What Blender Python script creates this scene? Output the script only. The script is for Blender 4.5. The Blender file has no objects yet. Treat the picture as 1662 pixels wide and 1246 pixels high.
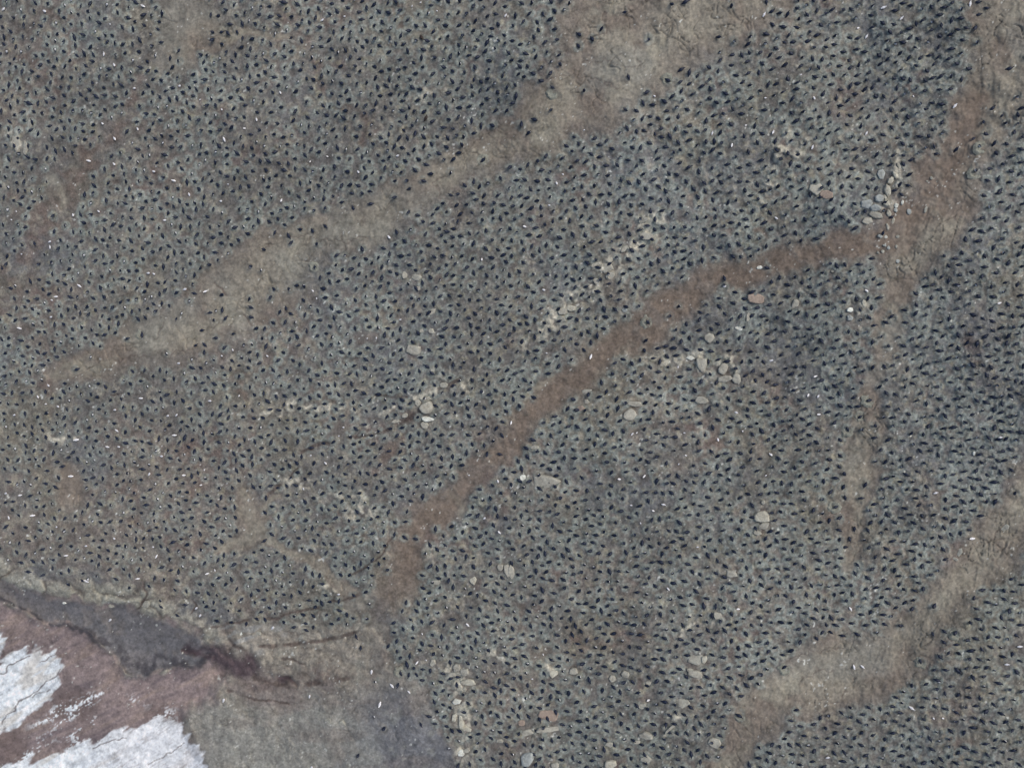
import bpy, math, random
import numpy as np

# ---------------------------------------------------------------- camera, sky, sun, exposure
SC = bpy.context.scene
COL = SC.collection
PW, PH = 1662.0, 1246.0                 # the photograph's own pixels, used only to survey the slope
CAM_H, TILT, TAN = 60.0, math.radians(8.0), math.tan(math.radians(33.0))
GX, GY = 0.145, 0.055                   # the hillside climbs to the right and a little to the top
cam_d = bpy.data.cameras.new('camera')
cam_d.sensor_width = 36.0
cam_d.lens = 18.0 / TAN
cam_d.clip_end = 5000.0
cam = bpy.data.objects.new('camera', cam_d)
cam.location = (0, 0, CAM_H)
cam.rotation_euler = (0, TILT, 0)
COL.objects.link(cam)
SC.camera = cam

SUN_EL, SUN_AZ = math.radians(52), math.radians(62)    # azimuth clockwise from +y: light from the upper right
w = bpy.data.worlds.new('World')
SC.world = w
w.use_nodes = True
nt = w.node_tree
nt.nodes.clear()
sky = nt.nodes.new('ShaderNodeTexSky')
sky.sky_type = 'NISHITA'
sky.sun_disc = False
sky.sun_elevation = SUN_EL
sky.sun_rotation = SUN_AZ
sky.air_density = 1.0
sky.dust_density = 5.0
sky.ozone_density = 1.0
bg = nt.nodes.new('ShaderNodeBackground')
bg.inputs['Strength'].default_value = 0.105
out = nt.nodes.new('ShaderNodeOutputWorld')
nt.links.new(sky.outputs[0], bg.inputs[0])
nt.links.new(bg.outputs[0], out.inputs[0])
sun_d = bpy.data.lights.new('sun', 'SUN')
sun_d.energy = 1.0
sun_d.angle = math.radians(14)
sun_d.color = (1.0, 0.95, 0.89)
sun = bpy.data.objects.new('sun', sun_d)
sun.rotation_euler = (math.pi / 2 - SUN_EL, 0, math.pi - SUN_AZ)
COL.objects.link(sun)
SC.view_settings.view_transform = 'Standard'
SC.view_settings.look = 'None'
SC.view_settings.exposure = 0.30
SC.view_settings.gamma = 1.0

rng = np.random.default_rng(20)
random.seed(20)

# ---------------------------------------------------------------- surveying: photo pixel -> point on the slope
CA, SA = math.cos(TILT), math.sin(TILT)
def at(px, py, h=0.0):
    """World point where the sight line through a photo pixel meets the slope raised by h metres."""
    u = (np.asarray(px, float) - PW / 2) / (PW / 2) * TAN
    v = (PH / 2 - np.asarray(py, float)) / (PW / 2) * TAN
    dx, dy, dz = CA * u - SA, v, -SA * u - CA
    t = (CAM_H - h) / (GX * dx + GY * dy - dz)
    return t * dx, t * dy, CAM_H + t * dz
def mpp(px, py):
    """metres per photo pixel on the slope there"""
    u = (np.asarray(px, float) - PW / 2) / (PW / 2) * TAN
    v = (PH / 2 - np.asarray(py, float)) / (PW / 2) * TAN
    dx, dy, dz = CA * u - SA, v, -SA * u - CA
    t = CAM_H / (GX * dx + GY * dy - dz)
    return t * TAN / (PW / 2)
def psize(px, py):
    """relative size of things in the photo (1 in the middle)"""
    return mpp(PW / 2, PH / 2) / mpp(px, py)
# ---------------------------------------------------------------- survey of the place
# cormorants of the outer slope, tile by tile: (x, y, heading in degrees, 1 = upright) in eighths of a pixel
K = 7.985
TILES = [
(0, "45,35,90,1 165,105,100,1 390,22,0,0 505,98,-10,0 395,183,8,0 160,232,-10,0 43,255,75,0 235,358,-35,0 120,388,-40,0 345,362,60,0 25,447,10,0 192,512,-20,0 368,537,-15,1 42,628,0,0 175,688,-5,1 8,755,15,0 110,818,0,0 262,885,0,0 30,972,-45,1 173,1022,85,0 25,1150,-15,1 797,882,10,0"),
(156, "575,152,45,0 905,8,0,1 945,157,10,0 703,243,40,0 450,340,60,0 905,245,0,1 755,348,-45,1 900,355,-50,1 855,468,65,0 488,483,-15,0 325,548,30,0 95,692,45,0 405,645,-50,1 588,610,65,0 750,612,-60,1 965,522,0,1 622,742,0,1 832,770,8,0 950,685,-30,0 945,853,0,0 705,885,50,1 350,955,75,1 530,935,0,0 812,968,-5,0 920,1005,55,0 512,1088,-25,0 652,1068,85,0 788,1118,-10,0 955,1180,-20,1 670,1225,50,0"),
(312, "462,35,-15,0 655,8,10,0 840,28,-15,0 685,128,-15,0 530,185,85,1 790,193,50,0 965,150,0,1 895,258,-40,1 430,335,-15,1 622,327,10,0 755,367,35,0 310,482,30,0 435,505,-25,0 568,475,95,1 915,455,-50,1 745,522,90,1 222,612,85,0 392,628,-3,0 675,608,22,0 885,648,18,0 590,708,65,0 180,785,-60,1 383,772,-30,1 472,828,-50,1 715,775,60,1 920,795,52,0 83,853,-8,0 272,880,-5,0 628,872,-45,0 142,937,8,0 775,915,75,0 478,965,-8,0 965,950,45,1 305,1035,-25,0 148,1068,-20,0 620,1042,-20,0 872,1037,35,0 437,1090,50,0 248,1160,5,0 740,1170,15,0 115,1195,-10,0 360,1203,-15,1 550,1220,80,1 902,1190,70,0 970,700,0,1 5,1140,80,0 5,955,0,1"),
(468, "40,42,-15,0 262,35,15,0 720,38,0,1 385,97,-65,1 585,108,-10,0 935,90,5,0 150,130,-60,1 265,205,-70,1 112,262,10,0 552,272,65,0 775,208,-60,0 925,243,-5,0 328,345,-50,1 690,332,-25,0 832,350,-60,1 15,385,85,0 455,388,-38,0 578,423,-28,0 960,348,0,0 42,500,5,0 208,475,40,1 415,505,-15,0 685,508,25,0 835,497,-20,0 955,485,-50,1 578,542,-18,0 125,610,0,1 290,592,-20,0 480,620,35,0 770,612,90,1 905,578,-10,1 648,657,-40,0 235,703,0,1 372,710,85,0 755,715,65,0 38,735,35,0 512,737,38,0 882,722,35,0 132,780,0,1 638,795,-22,0 808,838,-22,0 940,820,-25,1 390,860,-28,0 110,888,-60,1 258,872,-60,1 532,880,0,0 628,923,0,1 775,955,-3,0 5,905,45,0 320,995,-55,0 450,992,-40,0 200,1012,-45,1 555,1027,-10,1 115,1040,-40,0 705,1057,20,0 828,1055,40,0 380,1103,85,1 500,1128,-70,0 945,1110,8,0 155,1157,-10,0 290,1177,-20,0 612,1155,15,0 772,1175,-22,0 878,1200,-85,0 35,1215,-12,0 960,1228,0,1 970,1003,0,1"),
(624, "530,10,0,0 640,18,0,1 798,60,-22,0 142,57,0,1 287,55,-40,0 437,97,0,0 915,117,-28,0 692,142,80,1 805,155,-50,1 215,158,-15,1 580,165,-80,1 112,185,-8,0 375,210,-35,0 495,232,-35,0 700,255,-85,0 10,280,0,1 155,292,-22,0 268,282,10,1 808,290,-20,0 590,320,-70,0 450,330,-10,1 695,360,25,0 315,388,22,0 155,407,5,1 790,415,-8,0 880,395,0,1 548,433,35,0 680,475,-22,0 230,493,-5,1 828,505,0,1 68,553,15,0 598,563,65,0 465,570,-35,0 298,578,-25,1 708,607,-25,0 815,610,-22,0 940,620,-10,0 155,620,90,1 52,690,5,0 268,715,15,0 375,687,5,1 525,693,-45,0 645,708,8,0 740,700,40,1 885,725,0,1 150,788,-55,0 328,828,-22,0 442,812,30,0 565,815,5,1 808,842,-35,0 703,865,0,0 82,862,-3,0 182,898,-25,0 412,905,15,0 555,937,-8,0 865,940,15,0 40,998,-10,0 155,1022,80,1 302,997,-55,0 648,990,-45,0 735,982,-30,1 440,1025,-60,1 595,1077,-25,0 828,1112,-50,0 685,1142,-60,0 360,1120,50,0 215,1125,20,0 508,1172,-38,0 60,1167,12,0 295,1210,-25,0 385,1228,-10,0 155,1240,0,0"),
(780, "600,18,0,0 80,77,-35,0 318,97,-60,0 205,122,-15,0 490,95,-25,0 420,177,-38,0 622,162,80,1 868,160,-10,1 110,197,-15,0 200,277,-50,0 302,260,0,1 490,265,-60,0 607,270,80,0 85,332,15,0 328,385,-5,0 170,403,-8,1 427,453,8,0 75,520,38,0 227,530,-8,0 272,637,-22,0 162,678,85,0 35,697,-50,0"),
(935, "820,37,30,0 950,108,5,0 437,180,8,0 582,180,0,1 718,182,80,1 850,200,-8,0 333,290,-5,1 728,298,-22,0 520,340,-15,0 620,362,0,1 865,353,0,0 367,423,-15,0 778,452,40,0 930,475,-75,1 520,470,10,1 692,545,-75,0 395,560,-10,0 820,567,-10,0 288,618,-45,1 610,667,-28,0 740,662,-8,1 425,687,-40,1 942,632,10,0 85,742,-15,1 880,765,-25,0 520,790,55,0 640,792,0,0 357,810,-20,0 243,832,-15,0 768,820,-15,1 108,888,-3,0 297,965,10,0 440,955,-65,0 558,922,-15,1 690,925,0,1 148,1008,0,1 830,1008,82,0 705,1040,-10,0 268,1075,70,1 408,1083,-20,0 540,1085,-15,1 928,1098,-18,0 365,1183,20,0 497,1187,40,0 232,1200,-60,1 118,1220,-40,0 610,1222,10,1 880,1228,-45,0 5,1000,40,0"),
(1090, "315,80,-70,0 455,65,-15,1 765,57,0,0 890,15,-60,0 140,8,-30,0 660,152,-25,0 35,192,0,0 270,208,5,0 465,188,-50,1 787,230,-8,1 568,283,0,0 130,300,60,0 260,330,-80,1 410,342,-70,0 710,355,0,1 865,367,-25,1 950,262,12,0 217,458,-40,1 365,445,5,0 585,427,-50,0 487,517,22,0 808,492,0,1 680,540,-15,0 110,533,-25,0 342,600,-35,0 203,622,-20,1 440,645,-15,1 90,645,-12,0 588,668,-28,0 748,652,40,0 905,627,-15,0 327,727,-10,0 25,768,-10,1 203,788,75,0 512,778,-8,0 670,783,-25,0 820,763,-25,1 960,720,0,1 613,885,38,0 740,903,80,1 920,908,-3,0 487,937,15,0 217,985,-15,0 605,993,-3,0 130,1050,55,0 347,1038,-15,0 850,1025,8,0 695,1035,0,1 510,1083,-50,0 270,1143,-5,0 410,1170,-8,0 798,1137,-3,0 95,1180,-25,0 655,1183,-10,0 560,1215,-8,0 920,1205,-30,0 370,1240,-5,0 5,980,0,1 5,1100,0,1 5,870,0,1"),
]
# cormorants standing thinly on bare ground and along the edges of the colony (quarter pixels from each origin)
Q = 3.955
SPARSE = [
((0, 0), "1010,185 1030,270 970,295 1145,325 1090,370 1145,390 975,100 945,395 1355,205 1425,285 1420,205 1460,210 1520,205 1555,245 1400,100 1350,95 1105,430 1000,455 1075,470"),
((420, 0), "105,215 205,240 75,280 275,265 315,200 390,178 545,180 480,205 400,298 400,390 25,260 1440,1025 1235,1105 1105,1115 1055,1160 965,1210 945,1160 875,1160 1595,555 1540,645 1520,708 1435,738 1320,810 1315,870 1300,922 1285,980 1250,1020 1185,1025"),
((840, 0), "25,18 95,12 75,85 163,90 300,62 210,122 128,142 35,138 240,185 135,193 107,238 252,255 175,270 20,388 65,427 12,427 45,495 8,477 397,222 480,250 392,295 540,185 690,75 992,30 1078,12 1375,28 838,250 1050,445 968,515 828,592 222,557 430,573 212,708 110,768 25,800 72,855 805,658 870,672 995,615 945,652 690,702 762,708 1055,645 1292,240 1390,265 1300,335 1378,350 1440,350 1500,235 1480,285 1300,388 1225,433 1290,455 1375,417 1475,393 1230,512 1320,528 1240,572 1600,12 1635,70 1640,158 1595,215"),
((1242, 0), "1105,985 1035,945 1135,788 1080,830 1072,663 1135,668"),
((0, 310), "340,160 345,260 220,338 140,345 40,470 10,495 98,605 65,622 90,690 1605,487 1600,690 1610,745 1610,808 1425,765 1385,770 1345,780 1375,828 1445,817 1295,893 1495,915 1383,942 1310,985 1253,990 1425,665 1645,880 1070,1040 580,1065 490,1145 812,947 600,975 910,925 1130,822 1215,705 1165,785"),
((420, 310), "100,267 190,285 165,215 265,245 345,257 427,225 207,333 375,340 25,372 15,505 885,265 880,345 937,323 797,365 665,375 960,138 1115,205 1200,205 1205,260 1185,80 1295,145 1350,205 1460,255 1405,270 1350,268 360,490 497,475 550,415 612,428 245,605 288,605 97,630 195,630 73,685 870,42 715,82 605,108"),
((840, 310), "835,840 825,958 815,1025 472,975 1330,562 1325,605 1600,490 1265,428 1435,422 1040,735 975,800 622,840 1195,362 1360,350"),
((1242, 310), "15,490 190,545 290,557 408,580 555,515 605,470 680,498 895,765 815,803 775,845 905,843 850,1068 770,1128 1030,612 1120,632 1095,520 690,1130 860,940 945,950 790,993 745,930 755,270 815,165 765,125 770,72"),
((0, 620), "50,1140 135,1158 210,1150 340,1140 335,1195 440,1210 390,1228 275,1238 530,1228"),
((420, 620), "1005,1005 938,997 1240,925 1435,755 1375,800 1500,660 1545,462 1465,465 1570,570 1640,577 1525,295 1590,188 35,1018 80,975 40,838 45,745 1310,960 1185,985 1265,1000"),
((1242, 620), "665,118 612,222 600,155 525,210 530,300 620,303 705,278 705,357 710,505 775,510 505,585 505,672 515,740 620,745 645,658 452,803 575,940 545,1010 515,1060 490,1130 480,1010 710,855 455,615"),
((0, 931), "275,15 395,5 530,10 565,35 525,45 620,15 740,33 830,12 830,88 1030,170 1030,212 1055,38 1140,42 1120,105 1265,120 1335,125 1310,180 1370,183 1325,210 1372,235 1470,235 1535,237 1440,160 1485,185 1548,165"),
((420, 931), "515,235 512,290 690,287 710,190 625,405 655,477 865,315 870,378 830,465 750,695 892,718 740,917 798,1000 632,1175 905,545 952,585 910,640 962,652 1013,650 1047,683 1135,770 1090,915 1128,963 1040,970 1122,703 1172,695 1220,1120 1205,975 430,135 380,170 405,190 610,140 350,270 350,340 298,318 165,310 105,255 230,270 920,240 945,188 885,433 935,473 930,355 1045,305 1110,313 990,350"),
((840, 931), "1425,912 1605,1200 1550,708 1560,650 1435,785 1335,832 1320,917 1310,1110 1300,1040"),
((1242, 931), "1085,210 945,228 770,325 868,333 500,398 595,390 368,378 155,433 65,475 115,522 125,600 1000,565 720,203 620,262 560,318 455,330 85,378 215,357 1035,710 1108,685 1040,800 1010,855 865,892 820,852 742,868 628,905 1090,620 1080,390 465,960 390,1000 605,950 540,995 705,935 1155,372 1160,510"),
]
# white seabirds and small white spots (quarter pixels); a third number is the size for the ones that show a clear outline, a fourth the heading
WHITE = [
((0, 0), "25,60,10,40 290,75,11,-30 918,40,9,-20 708,157 668,348,8 735,420,9,-60 865,568,8,0 1285,640 1155,552,7 660,795,8,-40 885,830,8,-60 1440,895,10,-70 1648,770,8 1568,825 1425,705 570,1033,9,-10 735,1055,9,-45 990,1102,9,-15 1115,1160,9,-15 1465,1183 738,893,10,-50"),
((420, 0), "410,130,9,30 1145,72 1585,100,7 552,107 1040,17 140,597,8,-60 640,1105,7 893,1000,7 330,1038 440,1005 985,40"),
((840, 0), "1583,95,10,60 1250,855,8,75 1375,935,9,75 1640,850,9,65 1592,630 1465,805 880,618 428,835 252,1178,7 292,1120"),
((1242, 0), "760,50,11,20 875,118,9,45 1315,25,11,85 650,235,9 595,182 1218,680,11,50 315,632,8 950,618 650,855,8,60 50,850,8,65 230,480 303,945,9,70"),
((0, 310), "1060,188,9,0 635,132,8,-40 470,155,7 323,325,9,20 322,360,8 955,527,9,0 990,533,8,-30 1190,630,10,15 1318,645,9,30 360,678,8,10 333,700 510,608,9,-40 125,880,9,-20 1215,22,7 1420,65,7,0 140,405 105,132 1150,1105,8,0 1425,1058 1495,1020 75,185 330,808,8,15"),
((420, 310), "838,298,10,-50 145,62,7 910,825 755,942 697,945 55,1058 372,690 347,640 1432,440"),
((840, 310), "470,1065,11,70 170,635,7 187,1040 205,92 45,228,7 1630,1087,8,0 1330,612,7,10 1030,1130"),
((1242, 310), "72,175,8 650,640,9,-30 1500,720,9,15 1240,608,8,0 40,1087,7 320,1190,8,20"),
((0, 620), "313,22,8 905,103,8,0 375,157,8,-30 245,95,8 295,140 690,415,8,-20 765,415,8,-10 490,370,11,10 750,310,8 1120,340,9,0 1080,215,8,20 1135,210,8,50 740,178,8,0 1535,88 1350,120,9,0 1040,475,9,0 1312,563 1180,597,7 960,588,9,60 455,603,10,0 210,855,10,5 58,870,8 735,1003,7 555,1050,8,15 425,1112,8,0 1005,1118,8,70 985,1057 1290,660 130,725,8,10 40,712,8,20 95,210,8,15 365,928 1380,1207 1330,1228,8,20"),
((420, 620), "430,520,8,-40 335,470 287,683 1350,597 1535,635,7 1450,872,7 1543,962,8,-50 1620,262,8,80 545,290 515,345"),
((840, 620), "765,325 737,332,8,50 812,605,8,45 652,622,7 938,785,9,-10 790,905 1157,1057 1405,195,7 1072,325 1287,370,7 1035,525 870,825 730,790 1080,470 1595,598 1630,465 1445,315"),
((1242, 620), "1095,710,9,15 1325,1003,12,0 342,207,8 340,90,7,60 275,85,7,60 35,465,8,-45 1395,178 1510,355,9,10"),
((0, 931), "885,30,8,0 710,293,10,45 1437,808,11,70 1263,218,9,40 1287,265,9,50 1120,105 555,45,10,-35"),
((420, 931), "92,343,10,50 515,130,8 725,625,11,80 857,718,11,-45 965,757,8,-40 777,838,12,75 327,783,9,75 1340,325,9,-50 1050,385 340,1240,10,60 1075,553 1015,570,8,50"),
((840, 931), "968,97,8,-50 838,810,7 1415,225,7 95,673 165,517"),
((1242, 931), "548,225,9,-60 940,860,11,-35 403,1177,9,10 1635,465,10,5 1552,580,9,0 570,598,10,-80 625,595,9,-40 1108,688,9,-25 1080,925 1140,925"),
]
def parse(s, ox, oy, k):
    return [[ox + float(q[0]) / k, oy + float(q[1]) / k] + [float(v) for v in q[2:]] for q in (r.split(',') for r in s.split())]
outer = [b for oy, s in TILES for b in parse(s, 1540, oy, K)]
sparse = [b for (ox, oy), s in SPARSE for b in parse(s, ox, oy, Q)]
whites = [b for (ox, oy), s in WHITE for b in parse(s, ox, oy, Q)]

# bare ground: (x, y, width) polylines, all in photo pixels
BROWN = [
 [(1585,170,50),(1560,225,60),(1540,268,66),(1512,312,72),(1465,365,60),(1420,397,50),(1350,408,46),(1280,420,46),(1210,438,49),(1150,459,50),(1090,492,51),(1040,531,50),(990,571,48),(940,606,46),(895,646,45),(850,686,42),(815,730,37),(770,770,34),(730,810,38),(695,850,44),(667,890,54),(648,932,64),(630,975,66),(610,1022,56)],
]
FAINT = [
 [(1625,70,40),(1590,160,60),(1560,235,70)],
 [(222,128,18),(195,185,24),(165,240,24),(112,286,60),(92,335,50),(60,390,36),(30,440,46),(0,470,54),(-60,520,60)],
 [(560,172,34),(585,190,26),(592,230,14)], [(510,60,12),(515,110,14),(520,140,10)],
 [(300,735,26),(345,722,22),(270,745,14)], [(70,620,18),(40,650,16),(90,600,16)],
 [(395,625,14),(400,700,12),(250,860,30),(200,850,20)], [(540,560,14),(600,575,14)],
 [(640,720,18),(620,740,20),(600,770,10)], [(1040,1040,14),(930,1050,18)], [(60,640,30),(70,625,20)],
]
PALE = [
 [(1010,-60,130),(985,0,140),(985,60,150),(990,105,120)],
 [(1250,-60,120),(1150,10,140),(1060,70,150),(970,140,134),(890,185,92),(820,225,70),(765,258,64),(690,305,64),(620,350,70),(530,388,86),(455,425,118),(402,476,124),(340,518,90),(270,548,66),(200,567,48),(140,590,32),(90,615,22)],
 [(285,0,60),(300,40,88),(296,72,66),(276,102,34)], [(340,70,20),(400,62,14),(470,55,10)], [(1685,-20,150),(1652,60,138),(1622,150,116),(1590,225,88)],
 [(1575,230,60),(1532,330,104),(1490,400,96),(1464,450,76),(1449,505,50),(1440,560,26),(1430,600,26),(1412,650,30),(1404,700,40),(1398,760,44),(1391,820,36),(1385,870,26),(1378,930,14)],
 [(1760,720,110),(1690,790,100),(1640,850,84),(1590,910,74),(1530,975,58),(1480,1035,90),(1400,1085,108),(1330,1100,106),(1262,1130,80),(1217,1172,58),(1188,1212,46),(1170,1260,46),(1150,1330,60)],
 [(100,765,16),(110,785,36),(120,803,32)], [(396,798,18),(418,832,42),(428,858,32),(402,888,22),(362,884,14)], [(425,850,24),(462,882,22),(505,912,20),(545,945,20),(590,975,24)], [(438,826,14),(460,804,10)], [(85,285,24),(95,330,18)], [(750,830,22),(735,800,16)], [(900,612,14),(870,628,18)],
]
LEDGE = [   # pale crusted rock showing between the nests
 [(845,545,16),(900,510,22),(940,480,20),(985,440,26),(1020,405,14),(1060,380,20)], [(1035,360,14),(1075,345,12)],
 [(585,700,10),(640,660,10),(700,640,12)], [(420,660,10),(500,655,8),(600,650,8)], [(470,775,10),(540,790,16),(590,815,12)], [(560,830,16),(600,836,14)], [(80,700,16),(120,708,10)],
 [(730,1080,16),(745,1140,18),(752,1185,16),(745,1225,14)], [(1130,990,10),(1165,1000,12),(1110,1030,8)], [(1080,1190,10),(1105,1160,8)], [(20,215,18),(24,245,14)], [(1395,60,16),(1410,50,12)], [(1465,250,8),(1452,285,8),(1440,300,10),(1438,330,12),(1435,355,10),(1428,380,8)],
 [(690,150,14),(715,145,10)], [(1300,230,12),(1240,320,10),(1275,205,8)], [(790,590,14),(745,630,16),(700,610,10)], [(700,900,16),(640,905,8)], [(1395,490,10),(1380,515,10)], [(565,970,20),(520,960,16),(590,965,10)], [(895,1085,9),(905,1092,6)], [(1000,560,8),(1190,610,16),(1120,580,10)], [(780,1060,12),(820,1080,8)],
]
CRACK = [   # (x, y) lines cut into the ground with a width
 (5,[(470,745),(496,731),(529,720),(559,712),(584,707),(607,706),(627,696),(648,687),(668,677),(684,662)]), (5,[(700,655),(721,635),(754,607)]), (4,[(430,808),(470,775),(488,750)]), (3,[(610,640),(640,645),(660,642)]),
 (4,[(344,1019),(386,1010),(422,1004),(455,1000),(494,989),(527,979),(549,975),(590,965)]), (6,[(380,1048),(395,1052),(435,1049),(472,1044),(499,1041),(530,1037),(575,1025)]), (8,[(415,1098),(430,1108),(455,1114),(499,1111),(535,1104),(575,1096)]), (4,[(463,1068),(485,1074),(505,1082)]), (2.5,[(452,1018),(470,1028),(500,1030)]), (3,[(370,1120),(420,1135),(470,1140)]),
 (3,[(350,460),(362,476),(382,500),(402,516),(425,548)]), (2.2,[(480,410),(500,392),(530,386),(562,392),(600,385)]), (2,[(575,322),(590,350),(586,372)]), (2,[(555,375),(562,395),(558,410)]), (2,[(440,420),(500,420),(520,405)]), (2,[(420,400),(460,388),(500,382)]), (2,[(300,548),(330,540),(370,515)]), (2,[(255,550),(262,530),(270,515)]),
 (2,[(980,20),(985,55),(960,75)]), (2,[(1035,70),(1030,95),(1040,105)]), (2,[(1060,105),(1055,75),(1065,65)]), (2,[(945,100),(985,95),(1010,110),(1050,108)]), (2,[(920,90),(922,70)]), (2,[(880,130),(930,120),(975,135)]), (2,[(1075,50),(1080,25),(1100,10)]), (2.2,[(960,130),(1000,140),(1030,150)]),
 (2,[(760,245),(790,215),(840,195)]), (2,[(720,325),(700,300),(740,270)]), (2,[(610,340),(650,330),(700,330)]),
 (2.2,[(1325,1153),(1355,1152)]), (2,[(1385,1062),(1385,1100),(1392,1120)]), (2,[(1470,1055),(1490,1068)]), (2,[(1300,1100),(1340,1085),(1370,1100)]), (2,[(1280,1070),(1320,1055),(1370,1050)]), (2,[(1310,1130),(1360,1140),(1375,1120)]),
 (3,[(560,940),(620,900),(640,860)]), (2.5,[(80,640),(160,590),(250,575),(330,565)]), (3,[(180,640),(240,640)]), (2.5,[(530,850),(600,840),(640,838)]), (2.2,[(470,570),(520,590),(590,580)]), (2,[(1630,850),(1600,880),(1580,930)]), (2,[(1640,960),(1610,900)]),
 (3,[(225,985),(240,965),(230,945)]), (3,[(300,1005),(320,985),(310,970)]), (2.5,[(130,975),(128,960)]),
]
FANCRACK = [(1.6,[(0,1094),(9,1090),(13,1080),(27,1074),(40,1068),(47,1063)]), (1.8,[(2,1175),(12,1158),(23,1153),(26,1143),(33,1136),(46,1130),(63,1119),(73,1109),(82,1102),(91,1098),(97,1086)]), (1.5,[(52,1131),(62,1124),(75,1121),(82,1117)]), (1.3,[(65,1075),(75,1070),(83,1063),(90,1063)]), (1.6,[(150,1214),(175,1203),(205,1196)]), (1.3,[(240,1240),(275,1222),(300,1205)])]
WASH = [(0,905),(55,925),(110,940),(150,944),(230,958),(275,980),(300,996),(345,1018),(400,1008),(450,1020),(510,1026),(560,1004),(600,1000),(625,1015),(640,1080),(690,1112),(705,1180),(735,1205),(740,1420),(-200,1420),(-200,860),(-60,885)]
SLATE = [(-200,900),(-40,935),(30,950),(70,963),(110,975),(150,982),(185,982),(220,988),(260,1003),(300,1018),(330,1035),(345,1058),(322,1078),(290,1082),(262,1092),(230,1098),(205,1092),(185,1070),(160,1045),(140,1025),(110,1012),(75,1010),(50,1000),(20,985),(-40,965),(-200,930)]
RED = [(-200,940),(-40,970),(20,985),(60,1008),(110,1014),(145,1030),(185,1070),(205,1094),(262,1094),(300,1078),(340,1062),(370,1085),(352,1110),(350,1138),(300,1155),(302,1180),(320,1220),(350,1260),(360,1420),(-200,1420)]
FAN_A = [(-200,1010),(-20,1030),(3,1032),(12,1048),(2,1075),(8,1068),(18,1058),(30,1055),(45,1052),(48,1056),(66,1053),(70,1056),(92,1054),(94,1066),(101,1078),(97,1092),(95,1106),(86,1116),(86,1128),(66,1142),(50,1160),(30,1172),(0,1186),(-200,1240)]
FAN_B = [(-200,1300),(-30,1262),(60,1228),(100,1222),(140,1205),(180,1192),(212,1182),(240,1172),(272,1166),(292,1172),(298,1192),(318,1206),(330,1228),(352,1250),(370,1420),(-200,1420)]
MAROON = [(300,1048,8),(322,1040,20),(350,1052,32),(385,1076,34),(412,1096,26),(440,1108,14),(480,1112,8)]
DARKBAND = [(-20,965,6),(20,984,6),(70,1006,7),(110,1016,9),(150,1036,14),(190,1062,24),(230,1080,30),(280,1080,26),(312,1072,16),(335,1055,14)]
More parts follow.
